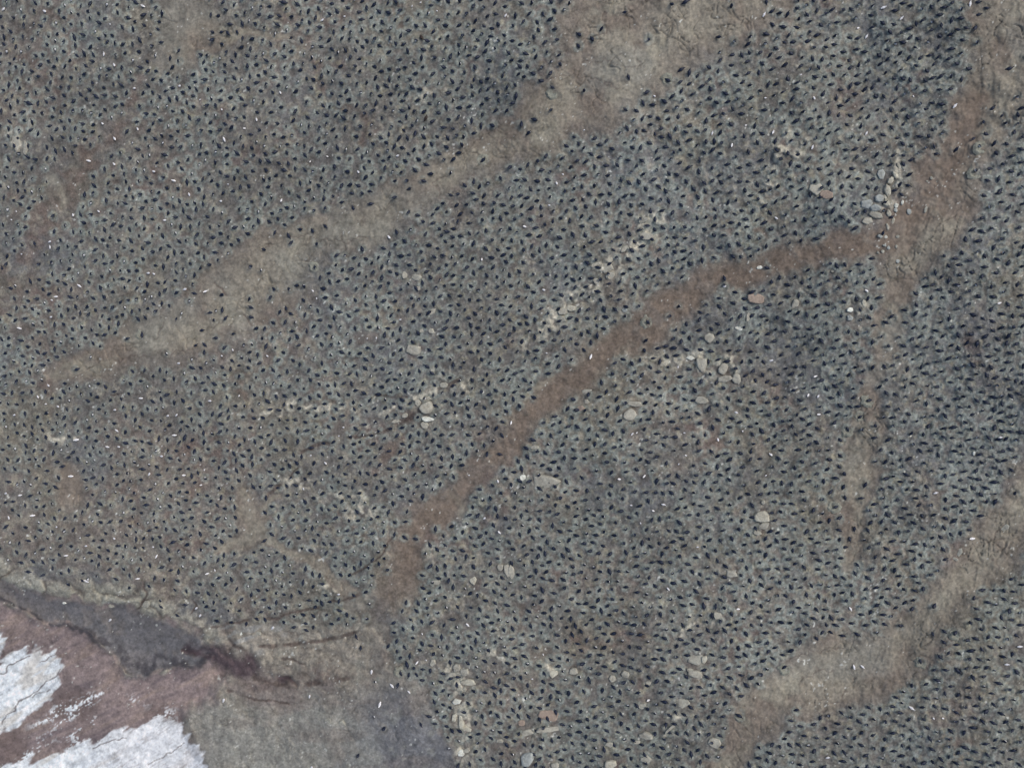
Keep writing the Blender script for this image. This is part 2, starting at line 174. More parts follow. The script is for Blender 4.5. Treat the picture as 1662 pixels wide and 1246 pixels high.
# stones and slabs: x, y, width, height, turn, squareness, tone, rise in metres, name, label ('' = told by its place)
STONES = [
(672,569,25,17,-8,4,'tan',.45,'boulder','square tan boulder alone among nests in the middle of the colony'),
(693,662,21,20,10,3.2,'tan',.6,'boulder','largest round pale boulder of the group at the end of the dark gully'),
(694,680,20,9,-8,2.6,'white',.35,'boulder','long boulder with a bright white end just below the big round boulder'),
(689,690,14,11,-25,2.6,'tan',.3,'boulder','small blunt boulder lowest of the group at the gully end'),
(678,654,10,12,20,2.5,'tan',.25,'stone','knobbly tan stone touching the upper left of the big round boulder'),
(657,674,10,8,20,2.3,'tan',.25,'stone','small pale stone beside the dark gully, left of the big round boulder'),
(642,684,13,6,15,2.3,'tan',.12,'stone','thin pale stone lying along the lower edge of the dark gully'),
(696,646,9,5,-20,2.2,'tan',.15,'stone','little pinkish stone just above the big round boulder'),
(720,625,14,10,10,2.4,'tan',.2,'stone','pale stone at the upper end of the short crack above the boulder group'),
(1152,548,20,16,-10,3,'tan',.4,'boulder','round tan boulder uphill of the stone chain, alone among nests'),
(1121,581,16,8,-5,2.5,'white',.2,'stone','whitish flat stone at the upper left end of the stone chain'),
(1139,592,19,24,15,2.6,'tan',.45,'boulder','tall bean shaped boulder in the middle of the stone chain'),
(1174,599,15,18,-15,2.6,'tan',.4,'boulder','upright rounded boulder in the lower half of the stone chain'),
(1177,615,25,12,10,2.6,'tan',.35,'boulder','long oval boulder at the bottom of the stone chain'),
(1196,615,14,18,10,2.5,'tan',.35,'boulder','egg shaped boulder ending the stone chain at its lower right'),
(1227,484,28,16,-10,2.5,'red',.12,'slab','flat reddish slab with a cormorant sitting on it below the brown track'),
(1291,494,10,18,-15,3.5,'tan',.2,'slab','narrow upright pale slab standing among nests under the brown track'),
(1233,434,11,6,12,2.2,'white',.12,'stone','white stone next to a lone cormorant on the brown track'),
(1214,515,6,16,-10,2.2,'tan',.1,'stone','thin curved pale stone below the reddish slab'),
(1200,533,14,6,-12,2.2,'white',.08,'stone','flat whitish stone lying above the round tan boulder'),
(925,500,21,10,-5,3,'cream',.25,'slab','bright cream slab on the rubble near the brown track'),
(913,506,14,12,10,2.3,'tan',.15,'stone','dull tan stone against the left end of the bright cream slab'),
(912,519,16,10,-15,2.3,'grey',.12,'stone','grey flat stone just below the bright cream slab'),
(1014,503,9,8,0,2.3,'blue',.15,'stone','single greenish grey stone at the edge of the brown track'),
(985,434,24,18,0,2.6,'tan',.12,'slab','broad pale slab on the crest of the rubble band'),
(990,447,16,12,10,2.4,'tan',.12,'slab','smaller pale slab joined to the lower side of the crest slab'),
(965,430,14,7,35,2.2,'tan',.1,'stone','slanting pale stone left of the crest slab'),
(968,456,12,9,-20,2.2,'tan',.1,'stone','pale stone with a nest hollow below the crest slab'),
(1050,383,24,12,-5,2.5,'tan',.12,'slab','pale oval slab at the upper end of the rubble band'),
(1013,404,8,16,-40,2.2,'tan',.1,'stone','slanting stone halfway up the rubble band'),
(1045,357,20,8,15,2.2,'tan',.1,'slab','thin pale slab above the upper end of the rubble band'),
(676,450,16,12,0,2.4,'tan',.22,'stone','bright stone, right one of the pair above the square tan boulder'),
(657,446,8,12,0,2.4,'tan',.2,'stone','narrow bright stone, left one of the pair above the square tan boulder'),
(676,468,13,8,0,2.3,'tan',.15,'stone','small tan stone just below the bright pair of stones'),
(700,537,10,10,0,2.3,'tan',.2,'stone','round grey stone up and right of the square tan boulder'),
(685,537,10,6,0,2.2,'tan',.12,'stone','low tan stone left of the round grey stone'),
(700,506,18,8,35,2.3,'tan',.1,'slab','slanting dull slab uphill of the square tan boulder'),
(1325,306,26,20,10,2.5,'tan',.12,'slab','wide pinkish slab, upper part of the bare patch left of the broken wall'),
(1342,316,22,16,-15,2.5,'red',.14,'slab','wide pinkish slab, lower part of the bare patch left of the broken wall'),
(1430,283,14,17,8,3,'blue',.3,'boulder','bluish boulder at the top of the broken stone wall'),
(1427,321,16,13,0,2.6,'blue',.35,'boulder','bluish boulder near the middle of the broken stone wall'),
(1408,331,20,16,10,2.5,'blue',.35,'boulder','pale blue boulder on the outer left of the broken stone wall'),
(1421,337,20,12,-15,2.8,'blue',.35,'boulder','blue grey boulder with a dark hollow under its lower edge'),
(1441,309,10,20,5,3,'cream',.4,'boulder','tall cream boulder standing in the broken stone wall'),
(1446,293,9,14,-35,2.4,'cream',.25,'stone','slanting cream stone above the tall cream boulder'),
(1440,330,12,10,0,2.6,'cream',.3,'stone','cream stone in the heart of the broken stone wall'),
(1443,346,8,13,15,2.3,'cream',.25,'stone','narrow cream stone at the foot of the broken stone wall'),
(1422,349,22,11,-12,2.6,'grey',.3,'boulder','leaf shaped grey boulder at the foot of the broken stone wall'),
(1408,359,18,12,5,2.4,'tan',.2,'boulder','dull tan boulder below the leaf shaped grey boulder'),
(1455,333,7,10,-20,2.6,'white',.2,'stone','white stone at the right rim of the broken stone wall'),
(1454,341,7,7,0,2.6,'blue',.18,'stone','small blue stone under the white rim stone of the wall'),
(1465,328,5,8,-25,2.4,'white',.15,'stone','small bright stone fallen just clear of the wall'),
(1476,344,8,10,-5,3,'blue',.18,'stone','bluish block alone on the track right of the wall'),
(1503,340,5,12,-20,2.3,'grey',.1,'stone','thin grey stone lying far out on the wide track'),
(1460,270,6,14,25,2.2,'cream',.12,'stone','thin cream stone high above the broken stone wall'),
(1453,284,5,14,25,2.2,'cream',.2,'stone','splinter of cream rock between the thin stone and the slanting cream stone'),
(1436,320,7,10,0,2.4,'cream',.25,'stone','cream stone wedged left of the tall cream boulder foot'),
(1450,358,5,12,-12,2.2,'cream',.15,'stone','thin cream stone trailing below the broken stone wall'),
(1441,368,5,13,12,2.2,'tan',.12,'stone','lowest tan splinter trailing below the broken stone wall'),
(1457,384,6,5,0,2.4,'grey',.1,'stone','lone pale pebble on the brown track below the wall'),
(1429,383,8,7,0,2.5,'blue',.14,'stone','bluish stone beside the lone cormorant under the wall'),
(1438,384,6,5,20,2.3,'white',.1,'stone','whitish stone just right of the lone cormorant under the wall'),
(1436,398,6,6,0,2.3,'blue',.12,'stone','uppermost stone of the scatter where the tracks meet'),
(1442,402,6,6,30,2.3,'blue',.12,'stone','right hand stone of the scatter where the tracks meet'),
(1433,408,6,5,0,2.3,'grey',.1,'stone','lower stone of the scatter where the tracks meet'),
(1425,410,5,5,0,2.3,'grey',.1,'stone','left hand stone of the scatter where the tracks meet'),
(1455,400,4,6,0,2.2,'grey',.08,'stone','upper small pebble on the pale track junction'),
(1457,424,7,7,0,2.4,'blue',.1,'stone','flat grey stone lowest on the pale track junction'),
(1512,289,5,5,0,2.4,'grey',.08,'stone','small pale stone high on the wide track, right one of two'),
(1505,294,3.5,3.5,0,2.4,'grey',.07,'stone','smaller pale stone high on the wide track, left one of two'),
(1351,440,5,5,0,2.2,'grey',.08,'stone','little grey stone just below the brown track edge'),
(1380,503,11,8,0,3,'white',.22,'stone','upper white block of the pair among nests near the pale side path'),
(1380,516,11,10,10,3,'blue',.25,'stone','lower bluish block of the pair among nests near the pale side path'),
(1403,492,7,12,5,2.4,'cream',.15,'stone','upright cream stone near the head of the pale side path'),
(1030,656,26,9,-3,3.5,'tan',.25,'slab','long flat slab above the rounded slab, below the brown track'),
(1022,673,20,18,5,3,'tan',.22,'slab','rounded square slab with a cormorant on it, below the long flat slab'),
(1140,650,21,12,-5,2.5,'tan',.2,'slab','oval tan slab with a hollow, below the stone chain'),
(943,663,15,10,0,3,'red',.12,'slab','dull square slab just below the brown track'),
(952,652,9,7,0,2.3,'tan',.1,'stone','small tan stone above the dull square slab'),
(953,635,17,8,10,2.4,'tan',.1,'slab','pale slab on the lower bank of the brown track'),
(868,726,15,6,0,2.4,'tan',.12,'stone','thin pale stone up and left of the triangular slab'),
(848,775,10,9,10,2.2,'white',.1,'stone','white stained stone left of the triangular slab'),
(1239,815,7,7,0,2.4,'tan',.2,'stone','small round stone above the angular cream boulder'),
(1237,838,26,17,-8,3,'cream',.45,'boulder','angular cream boulder near the lower end of the pale side path'),
(1241,853,18,11,20,2.4,'tan',.25,'stone','broken tan stone under the angular cream boulder'),
(1230,865,16,8,-10,2.2,'grey',.15,'stone','flat greyish stone lowest of the angular boulder group'),
(812,921,10,11,0,2.5,'tan',.2,'stone','small oval stone, left one of the oval trio'),
(823,925,11,24,12,2.4,'tan',.28,'boulder','long upright oval boulder, middle one of the oval trio'),
(830,928,10,22,8,2.4,'tan',.28,'boulder','long upright oval boulder, right one of the oval trio'),
(1189,931,19,13,-10,2.6,'tan',.35,'boulder','tan boulder with a bright edge below the angular boulder group'),
(1130,1070,30,22,-5,2.4,'grey',.2,'slab','big greyish slab with a bright right edge, upper half of the cleft rock'),
(1143,1070,11,13,10,2.5,'cream',.25,'stone','cream stone forming the bright end of the big greyish slab'),
(1130,1093,25,12,-12,2.5,'tan',.4,'boulder','striped tan boulder, lower half of the cleft rock'),
(1120,1087,14,6,-15,2.3,'grey',.2,'stone','thin grey stone wedged between the halves of the cleft rock'),
(1109,1142,24,15,-8,2.6,'grey',.25,'slab','cracked grey slab below the cleft rock'),
(1165,999,15,14,-15,2.3,'tan',.18,'stone','tan stone on the rubble ridge above the cleft rock'),
(1015,1094,16,12,-5,2.5,'tan',.28,'boulder','pale round boulder, right one of the row of four'),
(994,1101,13,11,0,2.4,'tan',.2,'boulder','dull round boulder, third in the row of four'),
(931,1089,14,11,0,2.4,'tan',.25,'boulder','tan round boulder, second in the row of four'),
(899,1093,15,13,-5,2.4,'cream',.28,'boulder','cream lumpy boulder, left one of the row of four'),
(1052,1108,10,6,-10,2.2,'tan',.12,'stone','small tan stone right of the row of four boulders'),
(1042,1146,16,10,0,2.4,'grey',.12,'slab','faint grey slab in the lower middle of the colony'),
(892,1161,34,18,-4,3,'red',.15,'slab','wide reddish slab above the long narrow slab'),
(894,1183,46,10,2,4,'tan',.3,'slab','long narrow straight slab with a dark seam above it'),
(855,1189,20,11,5,2.6,'tan',.28,'boulder','blunt pale boulder at the left end of the long narrow slab'),
(846,1173,10,11,0,2.4,'red',.2,'stone','pinkish ring shaped stone above the blunt pale boulder'),
(1048,1194,23,13,-5,3,'tan',.35,'boulder','smooth oval boulder near the bottom path'),
(1034,1204,12,6,-5,2.2,'tan',.15,'stone','small pinkish stone at the lower left of the smooth oval boulder'),
(1088,1182,26,5,40,2.4,'tan',.15,'stone','long slanting splinter of pale rock near the bottom path'),
(856,1232,20,20,8,5,'blue',.6,'boulder','square bluish green block at the bottom of the colony'),
(991,1240,21,14,-5,4,'cream',.4,'boulder','cream block cut by the bottom edge'),
(901,1242,14,10,-15,2.5,'tan',.25,'boulder','pale boulder at the bottom between the bluish and the cream blocks'),
(1048,1232,18,16,20,2.3,'tan',.15,'slab','dim broad slab near the bottom, right of the cream block'),
(989,1208,16,9,0,2.3,'tan',.12,'slab','dim flat slab above the cream block'),
(1160,1206,20,16,-15,2.3,'tan',.14,'slab','pale crusted slab at the corner where the colony meets the bottom path'),
(702,1075,10,12,5,2.5,'tan',.25,'boulder','single oval boulder left of the white crusted wall'),
(741,1084,13,15,-15,2.5,'tan',.35,'boulder','round tan boulder at the top of the white crusted wall, left of two'),
(754,1091,15,14,10,2.5,'tan',.3,'boulder','round tan boulder at the top of the white crusted wall, right of two'),
(760,1107,24,10,-3,2.8,'cream',.25,'slab','cream oblong slab under the two round tan boulders'),
(745,1118,6,8,0,2.4,'grey',.18,'stone','little pinkish grey stone under the oblong slab, left of two'),
(754,1118,7,8,0,2.4,'grey',.18,'stone','little pinkish grey stone under the oblong slab, right of two'),
(741,1138,16,9,-8,2.5,'white',.28,'boulder','white crusted boulder in the middle of the white crusted wall'),
(738,1164,8,16,-8,2.4,'cream',.3,'boulder','narrow cream boulder on the outer side of the white crusted wall'),
(749,1172,9,24,8,2.5,'cream',.35,'boulder','tall cream boulder on the inner side of the white crusted wall'),
(759,1183,14,7,-20,2.3,'cream',.2,'stone','cream stone hooked round the foot of the tall cream boulder'),
(748,1222,11,11,0,2.4,'white',.3,'boulder','white stained boulder at the lower end of the white crusted wall'),
(757,1218,13,9,20,2.4,'tan',.2,'stone','tan stone against the white stained boulder'),
(811,1202,14,7,0,2.8,'tan',.25,'stone','small pinkish oblong stone in the lower colony'),
(768,942,11,14,20,2.3,'cream',.22,'stone','cream stone below the lower end of the brown track'),
(708,945,14,9,0,2.3,'tan',.12,'stone','dull stone on the bare corner below the brown track'),
(1581,736,5,8,5,2.4,'white',.15,'stone','upright white stone among outer slope nests'),
(1558,896,9,14,-10,2.2,'grey',.08,'slab','pale flat rock on bare ground below the lone white bird'),
(1551,907,10,5,-25,2.2,'grey',.08,'stone','thin curled rock just under the pale flat rock'),
(1632,856,14,9,40,2.2,'grey',.08,'slab','grey rubble patch on the bare slope at the right'),
(26,233,14,30,5,3,'tan',.14,'slab','tall pale slab with nests round it near the left edge'),
(41,240,8,22,0,2.6,'tan',.12,'slab','narrow pale slab beside the tall pale slab'),
(48,202,8,14,-15,2.3,'tan',.1,'stone','slanting pale stone above the narrow slab near the left edge'),
(181,983,9,8,0,2.4,'grey',.2,'boulder','small round rock at the foot of the ledge over the slate hollow'),
(238,980,13,11,0,2.4,'grey',.25,'boulder','rounded grey rock on the ledge over the slate hollow'),
(104,978,6,4,0,2.3,'white',.1,'stone','white stained stone at the foot of the ledge'),
(392,1028,9,4,45,2.2,'white',.08,'stone','white splinter of rock above the maroon gully'),
(418,1028,14,8,-15,2.3,'grey',.12,'stone','pale streaked rock above the maroon gully'),
(533,1171,12,11,0,2.4,'grey',.06,'stone','flat round pale stone on the grey wash'),
(556,1176,10,18,20,2.3,'grey',.06,'slab','larger flat pale slab on the grey wash'),
(304,660,10,3,5,2.2,'tan',.06,'stone','thin light splinter of rock in the left colony'),
]
# the triangular slab is an outline of its own
TRI_SLAB = [(864,772),(868,770),(880,770),(895,773),(903,776),(912,781),(905,786),(896,790),(886,794),(876,793),(866,790),(865,780)]
# clearly ringed nests standing alone on bare ground
NESTS = [
(1397,675,'nest ring with a dark centre standing alone on the pale side path'),
(1410,650,'faint nest ring at the head of the narrow part of the side path'),
(1375,697,'nest crescent on the left bank of the pale side path'),
(1354,822,'nest ring on the left bank where the side path widens'),
(1201,1161,'lone nest ring on bare ground beside the bottom path'),
(782,259,'lone broad nest ring in the pale central wash'),
(510,434,'lone nest ring on the left part of the pale wash'),
(230,543,'lone nest patch left in the lower pale wash'),
(1050,523,'lone nest ring in the middle of the brown track'),
(784,812,'nest ring just right of the lower brown track'),
(649,1091,'nest ring at the corner of the colony over the grey wash'),
(896,152,'nest ring below a lone cormorant on the upper bare ground'),
(1083,130,'broad nest ring on the upper bare ground edge'),
(1592,240,'nest ring at the inner edge of the outer slope colony'),
(1582,281,'nest ring with long streaks at the inner edge of the outer slope'),
(1495,1074,'lone nest ring on the bare lower right wash'),
(1274,1085,'nest ring at the edge of the lower right wash'),
(1551,1028,'nest ring at the corner of the lower right colony'),
]
# ---------------------------------------------------------------- the ground, surveyed on a fine grid
STEP = 1.6
gx = np.arange(-150, 1812 + .1, STEP)
gy = np.arange(-150, 1396 + .1, STEP)
NX, NY = len(gx), len(gy)
PX, PY = np.meshgrid(gx, gy)
FX, FY = np.meshgrid(np.fft.fftfreq(NX), np.fft.fftfreq(NY))

def noise(size, ang=None, stretch=1.0, seed=None):
    """smooth noise, zero mean and unit spread, with features about SIZE photo pixels wide (stretched along ANG degrees)"""
    r = np.random.default_rng(seed if seed is not None else int(size * 131 + (ang or 0) * 7 + stretch * 17) + 5)
    a = np.fft.fft2(r.standard_normal((NY, NX)))
    s = size / STEP / 2.5
    if ang is None:
        q = (FX ** 2 + FY ** 2) * s * s
    else:
        c, d = math.cos(math.radians(ang)), -math.sin(math.radians(ang))
        q = (FX * c + FY * d) ** 2 * (s * stretch) ** 2 + (-FX * d + FY * c) ** 2 * s * s
    b = np.fft.ifft2(a * np.exp(-2 * math.pi ** 2 * q)).real
    return b / b.std()
def fractal(size, n=4, gain=.55, seed=1):
    t = np.zeros((NY, NX)); g = 1.0
    for i in range(n):
        t += g * noise(max(size / 2 ** i, STEP * 1.2), seed=seed * 31 + i); g *= gain
    return t / t.std()
def blur(a, size):
    s = size / STEP
    return np.fft.ifft2(np.fft.fft2(a) * np.exp(-2 * math.pi ** 2 * s * s * (FX ** 2 + FY ** 2))).real
def sm(a, lo, hi):
    t = np.clip((a - lo) / (hi - lo), 0, 1)
    return t * t * (3 - 2 * t)
warp = [6 * noise(60, seed=11) + 3 * noise(22, seed=12) + 1.6 * noise(9, seed=13), 6 * noise(60, seed=14) + 3 * noise(22, seed=15) + 1.6 * noise(9, seed=16)]
WX, WY = PX + warp[0], PY + warp[1]
fine = [1.2 * noise(14, seed=17) + .7 * noise(5, seed=18), 1.2 * noise(14, seed=19) + .7 * noise(5, seed=20)]
VX, VY = PX + fine[0], PY + fine[1]

def strokes(lines, soft=.35, X=None, Y=None, pad=2.0):
    """mask of variable width lines: 1 on the line, falling off over SOFT of the width"""
    X = WX if X is None else X
    Y = WY if Y is None else Y
    m = np.zeros((NY, NX))
    for L in lines:
        for (x0, y0, w0), (x1, y1, w1) in zip(L, L[1:]):
            R = max(w0, w1) * pad + 25
            i0, i1 = max(0, int((min(x0, x1) - R + 150) / STEP)), min(NX, int((max(x0, x1) + R + 150) / STEP) + 1)
            j0, j1 = max(0, int((min(y0, y1) - R + 150) / STEP)), min(NY, int((max(y0, y1) + R + 150) / STEP) + 1)
            if i1 <= i0 or j1 <= j0:
                continue
            ax, ay = X[j0:j1, i0:i1] - x0, Y[j0:j1, i0:i1] - y0
            dx, dy = x1 - x0, y1 - y0
            t = np.clip((ax * dx + ay * dy) / (dx * dx + dy * dy + 1e-9), 0, 1)
            d = np.hypot(ax - t * dx, ay - t * dy)
            hw = (w0 + (w1 - w0) * t) / 2
            v = 1 - sm(d, hw * (1 - soft), hw * (1 + soft))
            np.maximum(m[j0:j1, i0:i1], v, out=m[j0:j1, i0:i1])
    return m
def cracks(lines, X, Y):
    return strokes([[(x, y, wd) for x, y in pts] for wd, pts in lines], .9, X, Y, 3)
def region(P, X=None, Y=None):
    """signed distance in photo pixels, positive inside the outline P"""
    X = WX if X is None else X
    Y = WY if Y is None else Y
    ins = np.zeros((NY, NX), bool); D = np.full((NY, NX), 1e9)
    for (x0, y0), (x1, y1) in zip(P, P[1:] + P[:1]):
        if y0 != y1:
            c = ((y0 > Y) != (y1 > Y)) & (X < (x1 - x0) * (Y - y0) / (y1 - y0) + x0)
            ins ^= c
        dx, dy = x1 - x0, y1 - y0
        t = np.clip(((X - x0) * dx + (Y - y0) * dy) / (dx * dx + dy * dy + 1e-9), 0, 1)
        np.minimum(D, np.hypot(X - x0 - t * dx, Y - y0 - t * dy), out=D)
    return np.where(ins, D, -D)

m_brown, m_pale = strokes(BROWN, .8), strokes([[(x, y, q + 4) for x, y, q in L] for L in PALE], .5)
m_brown *= 1 - .75 * sm(PY, 900, 1040)
m_brown *= 1 - .35 * sm(noise(26, seed=39) + .6 * noise(9, seed=40), .3, 1.6)
m_faint = strokes(FAINT, .9) * sm(noise(14, seed=38), -1.2, .8)
m_ledge = strokes([[(x, y, wd * 1.5) for x, y, wd in L] for L in LEDGE], .8) * sm(noise(7, seed=41) + .6 * noise(20, seed=42), -.3, 1.1)
m_ledge *= (1 - m_brown) * (1 - .8 * m_pale)
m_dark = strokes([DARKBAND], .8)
d_wash = region(WASH)
m_wash = sm(d_wash, -8, 8)
VW = (PX + .35 * warp[0] + fine[0], PY + .35 * warp[1] + fine[1])
d_slate, d_red = region(SLATE, *VW), region(RED, *VW)
d_red = np.maximum(d_red, d_slate + 2)
m_slate, m_red = sm(d_slate + 2 * noise(12, seed=65), -5, 7), sm(d_red + 3 * noise(14, seed=135), -5 - 9 * sm(PX, 260, 320), 6 + 9 * sm(PX, 260, 320))
m_maroon = strokes([MAROON], .7)
m_crack = np.maximum(cracks([q for q in CRACK if q[0] > 2.6], VX, VY), .45 * cracks([q for q in CRACK if q[0] <= 2.6], VX + 2 * noise(7, seed=29), VY + 2 * noise(7, seed=30)))
m_crack *= sm(noise(16, seed=28), -1.4, .6)
m_fcrack = cracks(FANCRACK, PX + .8 * noise(6, seed=51), PY + .8 * noise(6, seed=52))
flow = noise(3.2, 33, 7, 61) * .6 + noise(1.8, 33, 5, 62) * .5 + .5 * noise(14, seed=63)
tongue = noise(7, 36, 5, 64)
d_fan = np.maximum(region(FAN_A, *VW), region(FAN_B, *VW)) + 4.0 * tongue + 1.2 * noise(3, 33, 3, 69)
m_fan = .85 * sm(d_fan, -2.2, 3.4) + .15 * sm(d_fan, 0, 14)
# broken white crust lying on the red flat between the two fans, drawn out along the flow
spk = sm(-region([(0,1246),(0,1190),(60,1160),(105,1145),(150,1130),(185,1120),(230,1150),(280,1160),(240,1190),(120,1222),(30,1246)], *VW), 14, -4)
spk = spk * sm(noise(40, 33, 2, 66) + .6 * noise(14, 33, 3, 67), -.4, .9)
m_speck = np.clip(sm(.75 * flow + .7 * noise(2.6, seed=68), .25, .85) * spk, 0, 1) * m_red
m_fan = np.maximum(m_fan * (1 - .92 * np.clip(m_fcrack, 0, 1)), m_speck)
m_fan *= 1 - .35 * sm(flow, 1.0, 1.9) * sm(PX, 110, 200) 
bare = np.maximum.reduce([m_brown, m_pale, m_wash])
bare0 = np.maximum.reduce([strokes([[(x, y, q + 4) for x, y, q in L] for L in BROWN], .3), strokes([[(x, y, q + 9) for x, y, q in L] for L in PALE], .3), strokes(FAINT[:2], .3), m_wash])

# ---------------------------------------------------------------- where every bird of the colony stands
def cell(a, x, y):
    i = np.clip(((np.asarray(x) + 150) / STEP).astype(int), 0, NX - 1); j = np.clip(((np.asarray(y) + 150) / STEP).astype(int), 0, NY - 1)
    return a[j, i]
def gap(x, y):
    """usual distance between neighbours, photo pixels"""
    return GAP0 + GAP1 * (x - 831) / 831
GAP0, GAP1 = 13.5, 0.9
taken = {}
def near(x, y, r):
    ci, cj = int(x // 20), int(y // 20)
    for a in (-1, 0, 1):
        for b in (-1, 0, 1):
            for (qx, qy) in taken.get((ci + a, cj + b), ()):
                if (qx - x) ** 2 + (qy - y) ** 2 < r * r:
                    return True
    return False
def put(x, y):
    taken.setdefault((int(x // 20), int(y // 20)), []).append((x, y))
for b in outer:
    put(b[0], b[1])
lone = []
for b in sparse:
    if not near(b[0], b[1], 5.5):
        put(b[0], b[1]); lone.append(b)
for b in whites:
    if not near(b[0], b[1], 4):
        put(b[0], b[1])
blocked = []
for s in STONES:
    if s[7] >= .2:
        blocked.append((s[0], s[1], max(3.0, min(s[2], s[3]) / 2 - 1), max(s[2], s[3]) / 2))
for s in blocked:
    put(s[0], s[1])
edge_n = .12 * noise(16, seed=71) + .12 * noise(50, seed=72)
sparse_n = noise(28, seed=73) + .6 * noise(70, seed=77)
free = bare0 + .3 * m_faint + edge_n
crowd = []
jit_ = .84 + .30 * np.random.default_rng(8).random(997)
tries = np.random.default_rng(4).random((150000, 2))
xs_, ys_ = tries[:, 0] * 1590 - 45, tries[:, 1] * 1330 - 40
fr_, sn_ = cell(free, xs_, ys_), cell(sparse_n, xs_, ys_)
for x, y, f, s, dw_ in zip(xs_, ys_, fr_, sn_, cell(d_wash, xs_, ys_)):
    if x > 1536 and y > -5 and y < 1250:
        continue
    if f > .42:
        continue
    if x < 420 and y > 840 and dw_ > -48 and dw_ < 2:
        r0_ = 1.0 + .55 * (48 + dw_) / 48
    else:
        r0_ = 1.0
    r = r0_ * gap(x, y) * (1.0 + (.13 * max(0, s - .8)))
    if near(x, y, r * jit_[int(x * 7 + y * 13) % 997]):
        continue
    put(x, y); crowd.append((x, y))
for x, y in zip(1662 + 6 + 70 * rng.random(3000), -40 + 1320 * rng.random(3000)):   # the colony runs on past the frame
    if cell(free, x, y) < .42 and not near(x, y, gap(x, y)):
        put(x, y); crowd.append((x, y))

# nests: every bird sits in a low trampled ring of guano
R = np.full((NY, NX), 99.0); TH = np.zeros((NY, NX)); ID = np.zeros((NY, NX))
allb = [(b[0], b[1]) for b in outer + lone] + crowd
onbare = cell(np.maximum(m_brown, m_wash), [b[0] for b in allb], [b[1] for b in allb])
for k, (x, y) in enumerate(allb):
    s = float(psize(x, y)) / 1.05
    gxx, gyy, _z = x, y, 0
    i0, i1 = max(0, int((x - 22 + 150) / STEP)), min(NX, int((x + 22 + 150) / STEP))
    j0, j1 = max(0, int((y - 22 + 150) / STEP)), min(NY, int((y + 22 + 150) / STEP))
    if i1 <= i0 or j1 <= j0:
        continue
    dx, dy = PX[j0:j1, i0:i1] - x, PY[j0:j1, i0:i1] - y
    d = np.hypot(dx, dy) / s + (30 if onbare[k] > .75 and k % 3 else 0)
    better = d < R[j0:j1, i0:i1]
    R[j0:j1, i0:i1][better] = d[better]
    TH[j0:j1, i0:i1][better] = np.arctan2(dy, dx)[better]
    ID[j0:j1, i0:i1][better] = k
idr = np.random.default_rng(9).random((len(allb) + 1, 4))
J = idr[ID.astype(int)]
fib = noise(2.2, 20, 4, 87) * .5 + noise(2.2, 110, 4, 88) * .5
spoke = .6 * np.sin(TH * np.floor(7 + 5 * J[..., 0]) + 6.28 * J[..., 1]) + .6 * np.sin(TH * np.floor(13 + 6 * J[..., 2]) + 6.28 * J[..., 3]) + .7 * noise(3.0, seed=81)
ring = np.exp(-((R - 6.3 - .5 * spoke) / 2.7) ** 2)
splash = sm(R, 13.5, 6.0) * sm(spoke, -.5, 1.2)
nest_k = np.clip(.45 + .55 * J[..., 0] + .22 * noise(45, seed=82), 0, 1.2)
oR = R + 1.6 * noise(9, seed=85) + .9 * spoke
halo = sm(oR, 12.5, 3.5)
m_nest = np.clip((.85 * halo + .20 * ring * (J[..., 3] > .6) + .42 * splash) * nest_k * (1 + .35 * noise(4, seed=86)), 0, 1)

# ---------------------------------------------------------------- colour of the ground itself
def lin(r, g, b):
    c = np.array([r, g, b], float); k = c.mean()
    c = (k + (c - k) * SAT + np.array([0, .5, 1])) / 255
    return np.where(c <= .04045, c / 12.92, ((c + .055) / 1.055) ** 2.4) * GAIN
GAIN = np.array([1.10, 1.125, 1.065])
SAT = .86
def mix(A, c, m):
    return A + (np.asarray(c) - A) * m[..., None]
A = np.broadcast_to(lin(105, 102, 101), (NY, NX, 3)).copy()
A = mix(A, lin(108, 96, 90), .5 * sm(fractal(90, 4, seed=3), -.2, 1.4))
A = mix(A, lin(114, 109, 96), .45 * sm(fractal(120, 4, seed=4), 0, 1.6))
A = mix(A, lin(99, 102, 108), .7 * sm(fractal(110, 3, seed=5) + .7 * sm(PX, 700, 1300) * sm(PY, 900, 200) - .2, 0, 1.6))
A = mix(A, lin(106, 88, 84), .5 * sm(fractal(45, 3, seed=6), .9, 2.0))
mott = fractal(12, 3, .7, seed=7)
A = mix(A, lin(146, 140, 128), .5 * sm(mott, .2, 2.0))
A = mix(A, lin(80, 72, 67), .45 * sm(-mott, .5, 2.2))
A = mix(A, lin(130, 138, 136), .84 * m_nest * (1 - .35 * sm(PX, 620, 200) * sm(PY, 560, 800)))
A = mix(A, lin(110, 93, 87), .6 * m_faint * (1 - .6 * m_nest))
straw = sm(fractal(7, 2, .7, seed=8), .9, 1.9) * sm(R, 15, 8)
A = mix(A, lin(150, 144, 122), .38 * straw * (1 - bare))
stain = sm(noise(2.6, seed=83) + .5 * noise(16, seed=84), 2.6, 3.2) * (1 - m_fan)
Apale = mix(mix(np.broadcast_to(lin(132, 126, 116), (NY, NX, 3)).copy(), lin(118, 108, 100), sm(fractal(70, 4, seed=21), -.3, 1.5)), lin(143, 139, 127), .6 * sm(fractal(40, 4, seed=22), .2, 1.6))
m_core = strokes([[(x, y, q * .68) for x, y, q in L] for L in PALE], .9)
Apale = mix(Apale, lin(114, 104, 97), .75 * (1 - m_core))
Apale = mix(Apale, lin(122, 122, 118), .5 * sm(noise(60, seed=23), .4, 1.6))
keepnest = 1 - .55 * m_nest
A = A + (Apale - A) * (m_pale * keepnest)[..., None]
pathn = noise(5, 30, 5, 24) * .5 + noise(12, seed=25) * .6
